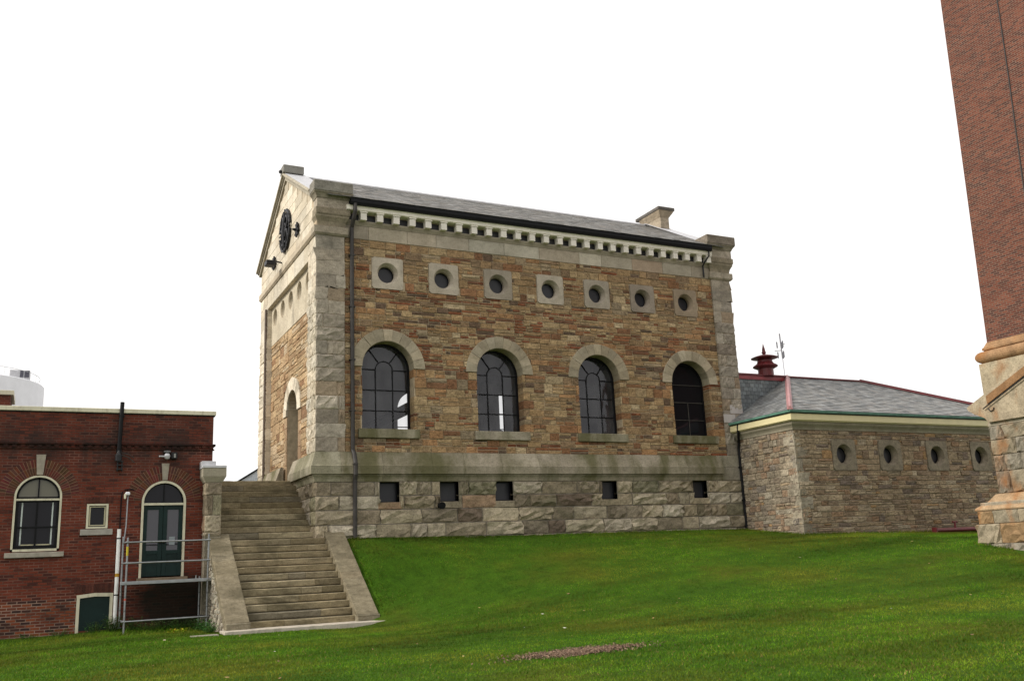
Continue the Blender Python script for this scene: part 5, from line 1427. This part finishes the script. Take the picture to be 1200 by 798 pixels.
def tmould(m, prof, c):
    h = TH; moulding(m, [(TCX - h, TCY + h), (TCX - h, TCY - h), (TCX + h, TCY - h), (TCX + h, TCY + h), (TCX - h, TCY + h), (TCX - h, TCY)], prof, c, caps=False)
m = MB()
def tring(prof, c):
    vs = []; n = len(prof)
    for o, z in prof:
        h = TH + o; vs += [(TCX - h, TCY - h, z), (TCX + h, TCY - h, z), (TCX + h, TCY + h, z), (TCX - h, TCY + h, z)]
    m.add(vs, [(i * 4 + k_, i * 4 + (k_ + 1) % 4, i * 4 + 4 + (k_ + 1) % 4, i * 4 + 4 + k_) for i in range(n - 1) for k_ in range(4)] + [tuple((n - 1) * 4 + k_ for k_ in range(4))], c)
tring([(-.5, -1.238), (-.03, -1.238), (-.02, -1.20), (-.05, -1.15), (-.16, -1.08), (-.30, -.98), (-.40, -.86), (-.46, -.78), (-.53, -.755), (-.9, -.755)], (.44, .31, .19))
tring([(-.9, 1.272), (-.53, 1.272), (-.53, 1.375), (-.9, 1.375)], (.40, .36, .28))
tring([(-.9, 1.377), (-.55, 1.377), (-.55, 3.20), (-.9, 3.20)], (.45, .38, .27))
# big roll and sloping fillet
pr_ = [(-.9, 3.203), (-.68, 3.203)] + [(-.68 + .19 * math.sin(math.radians(a)), 3.395 - .19 * math.cos(math.radians(a))) for a in range(0, 181, 20)] + [(-.70, 3.60), (-.66, 3.62), (-.66, 3.68), (-.70, 3.72), (-.77, 3.86), (-1.2, 3.86)]
tring(pr_, (.36, .22, .12))
m.build('pedestal_moulding', M['towerstone'], tw, smooth=False)
# gabled hood on each visible face
m = MB()
def hood(x0, x1, c):
    yc = TCY; yo = TH + .01; ze, za = 1.93, 1.93 + .47 * yo
    half = [(yo - .66, 1.38), (yo - .62, 1.46), (yo - .54, 1.54), (yo - .40, 1.61), (yo - .24, 1.68), (yo - .13, 1.77), (yo - .03, 1.83), (yo, 1.93)]
    pts = [(yc - a, z) for a, z in half] + [(yc, za)] + [(yc + a, z) for a, z in half[::-1]]
    n = len(pts); vs = [(x0, y, z) for y, z in pts] + [(x1, y, z) for y, z in pts]
    m.add(vs, [tuple(range(n)), tuple(range(n, 2 * n))[::-1]] + [(i, i + n, (i + 1) % n + n, (i + 1) % n) for i in range(n)], c)
hood(TCX - TH + .42, TCX + TH - .42, (.43, .36, .26))
# raking band, standing a little proud
xb = TCX - TH + .42
for s in (1, -1):
    yo = TH + .01; vs = []; ys = 1.85; zt_ = lambda a: 1.93 + .47 * (yo - a)
    for x in (xb - .06, xb + .05):
        vs += [(x, TCY + s * ys, zt_(ys) - .12), (x, TCY, zt_(0) - .12), (x, TCY, zt_(0) - .36), (x, TCY + s * ys, zt_(ys) - .36)]
    f = [(0, 1, 2, 3), (7, 6, 5, 4), (0, 4, 5, 1), (1, 5, 6, 2), (2, 6, 7, 3), (3, 7, 4, 0)]
    m.add(vs, f if s < 0 else [q[::-1] for q in f], (.30, .17, .085))
m.build('pediment', M['towerstone'], tw)
m = MB(); zr = lambda a: 1.93 + .47 * (TH + .01 - a)
m.tube([(xb - .075, TCY + 2.0, zr(2.0) - .42), (xb - .075, TCY, zr(0) - .42)], .018, 6); m.tube([(xb - .03, TCY + 1.86, zr(2) - .42), (xb - .03, TCY + 1.80, zr(2) - .52), (xb - .03, TCY + 1.70, zr(2) - .50), (xb - .03, TCY + 1.66, zr(2) - .42)], .014, 6); m.build('lightning_rod', M['iron'], tw)
m = MB(); h0, h1 = TH - .78, TH - .78 - .018 * 42; vs = []
for h, z in ((h0, 3.84), (h1, 45.84)): vs += [(TCX - h, TCY - h, z), (TCX + h, TCY - h, z), (TCX + h, TCY + h, z), (TCX - h, TCY + h, z)]
m.add(vs, [(0, 1, 5, 4), (1, 2, 6, 5), (2, 3, 7, 6), (3, 0, 4, 7), (4, 5, 6, 7)]); sh = m.build('brick_shaft', M['brick_tower'], tw)
m = MB(); pts = []
for i in range(18):
    z = 3.9 + i * 2.0; h = h0 - .018 * (z - 3.84); pts.append((TCX - h - .012, TCY + h - 1.95 + .03 * math.sin(i), z))
m.tube(pts, .022, 6); m.build('conductor_cable', M['pipe'], tw)

# ------------------------------------------------------------------ things far behind
tk = empty('storage_tank', (-13.2, 41.3, -3)); tag(tk, 'white cylindrical storage tank behind the brick building roof', 'tank')
m = MB(); m.lathe([(5.3, 0), (5.3, 13.95), (5.25, 14.0), (3, 14.25), (.01, 14.4)], (-12.9, 44.0, -3), 64); m.build('shell', M['whitepaint'], tk, smooth=True)
m = MB(); m.box(-9.75, -8.5, 41.5, 43.0, 11.0, 11.75, (.9, .9, .9), .05); hv = m.build('fan_box', M['lead'], tk)
m = MB(); m.box(-9.1, -8.55, 41.46, 41.5, 11.25, 11.7, (3, 3, 3.2)); m.build('grille', M['plexi'], hv)
m = MB(); m.tube([(-12.9 + 5.0 * math.cos(a), 44 + 5.0 * math.sin(a), 11.6) for a in [2 * math.pi * i / 40 for i in range(41)]], .018, 6, (1.8, 1.8, 1.8))
for i in range(20):
    a = 2 * math.pi * i / 20; m.tube([(-12.9 + 5.0 * math.cos(a), 44 + 5.0 * math.sin(a), 11.0), (-12.9 + 5.0 * math.cos(a), 44 + 5.0 * math.sin(a), 11.6)], .014, 6, (1.8, 1.8, 1.8))
m.build('railing', M['steel'], tk)
ms_ = empty('antenna_mast', (93.6, 79.6, -4)); tag(ms_, 'thin pale antenna mast far behind the annex roof', 'mast')
m = MB(); m.tube([(94.4, 79.8, -4), (93.7, 79.6, 26.3)], .075, 10, (.8, .8, .85)); m.build('pole', M['lead'], ms_)
m = MB()
for k_ in range(3):
    a = k_ * 2.094 + .4
    for z in (26.4, 28.0): 
        px, py = 93.6 + .55 * math.cos(a), 79.6 + .55 * math.sin(a); m.box(px - .08, px + .08, py - .08, py + .08, z, z + 1.0, (.22, .22, .24), .02)
    m.tube([(93.6, 79.6, 26.8 + k_ * .8), (93.6 + 1.0 * math.cos(a), 79.6 + 1.0 * math.sin(a), 26.8 + k_ * .8)], .06, 6, (.3, .3, .3))
m.tube([(93.7, 79.6, 26.3), (93.4, 79.4, 30.2)], .11, 8, (.4, .4, .42)); m.build('antennas', M['lead'], ms_)
sd = empty('distant_slate_roof_house', (6, 33, -2)); tag(sd, 'distant grey slate roof glimpsed past the top of the stairs', 'house')
m = MB(); m.box(3.2, 9, 30.3, 36, -3, 3.2, (.3, .28, .25)); m.build('wall', M['mortar_dark'], sd)
m = MB(); e = [(2.2, 30, 2.6), (6.1, 30, 5.05), (10, 30, 2.6), (2.2, 36, 2.6), (6.1, 36, 5.05), (10, 36, 2.6)]
m.add(e, [(0, 1, 4, 3), (1, 2, 5, 4), (0, 2, 1), (3, 4, 5)], (.5, .53, .56)); r_ = m.build('roof', M['slate'], sd)
m = MB(); m.tube([(2.2, 29.95, 2.62), (6.1, 29.95, 5.08), (10, 29.95, 2.62)], .06, 6); m.build('verge', M['black'], r_)

# ------------------------------------------------------------------ light, sky, camera
SUN_EL, SUN_AZ = math.radians(34), math.radians(273)     # compass-like azimuth: 0 = +Y, clockwise
sd_ = Vector((math.sin(SUN_AZ) * math.cos(SUN_EL), math.cos(SUN_AZ) * math.cos(SUN_EL), math.sin(SUN_EL)))
su = bpy.data.lights.new('sun', 'SUN'); su.energy = 3.1; su.angle = math.radians(12); su.color = (1, .95, .87)
so = bpy.data.objects.new('sun', su); col.objects.link(so); so.rotation_euler = (-sd_).to_track_quat('-Z', 'Y').to_euler(); so.location = (-20, -10, 30)
w = bpy.data.worlds.new('World'); scene.world = w; w.use_nodes = True
nt = w.node_tree; bg = nt.nodes['Background']
sky = nt.nodes.new('ShaderNodeTexSky'); sky.sky_type = 'NISHITA'; sky.sun_disc = False; sky.sun_elevation = SUN_EL; sky.sun_rotation = SUN_AZ; sky.dust_density = 4; sky.air_density = 1
hs = nt.nodes.new('ShaderNodeHueSaturation'); hs.inputs['Saturation'].default_value = .25; nt.links.new(sky.outputs[0], hs.inputs['Color'])
# overcast: a bright, even veil of cloud over the sky
mx = nt.nodes.new('ShaderNodeMix'); mx.data_type = 'RGBA'; mx.inputs[0].default_value = .8; nt.links.new(hs.outputs[0], mx.inputs[6]); mx.inputs[7].default_value = (13.9, 13.6, 13.3, 1)
nt.links.new(mx.outputs[2], bg.inputs['Color']); bg.inputs['Strength'].default_value = .1
cam = bpy.data.cameras.new('camera'); co_ = bpy.data.objects.new('camera', cam); col.objects.link(co_)
cam.sensor_fit = 'HORIZONTAL'; cam.sensor_width = 36; cam.lens = 36 * 1092.357 / 1200; cam.clip_end = 3000; cam.clip_start = .1
Fv = Vector((0.43953017, 0.86861599, 0.22873454)); Rv = Vector((0.89603115, -0.44179926, -0.0440634)); Uv = Vector((-0.06278058, -0.22432047, 0.97249109))
mt = Matrix((( Rv.x, Uv.x, -Fv.x, -7.16650995), (Rv.y, Uv.y, -Fv.y, -27.56825231), (Rv.z, Uv.z, -Fv.z, -2.04574018), (0, 0, 0, 1)))
co_.matrix_world = mt; scene.camera = co_
scene.view_settings.view_transform = 'Standard'; scene.view_settings.look = 'None'; scene.view_settings.exposure = 0; scene.view_settings.gamma = 1; scene.view_settings.use_curve_mapping = False
scene.render.engine = 'CYCLES'; scene.cycles.max_bounces = 6; scene.cycles.transparent_max_bounces = 8; scene.cycles.use_denoising = True
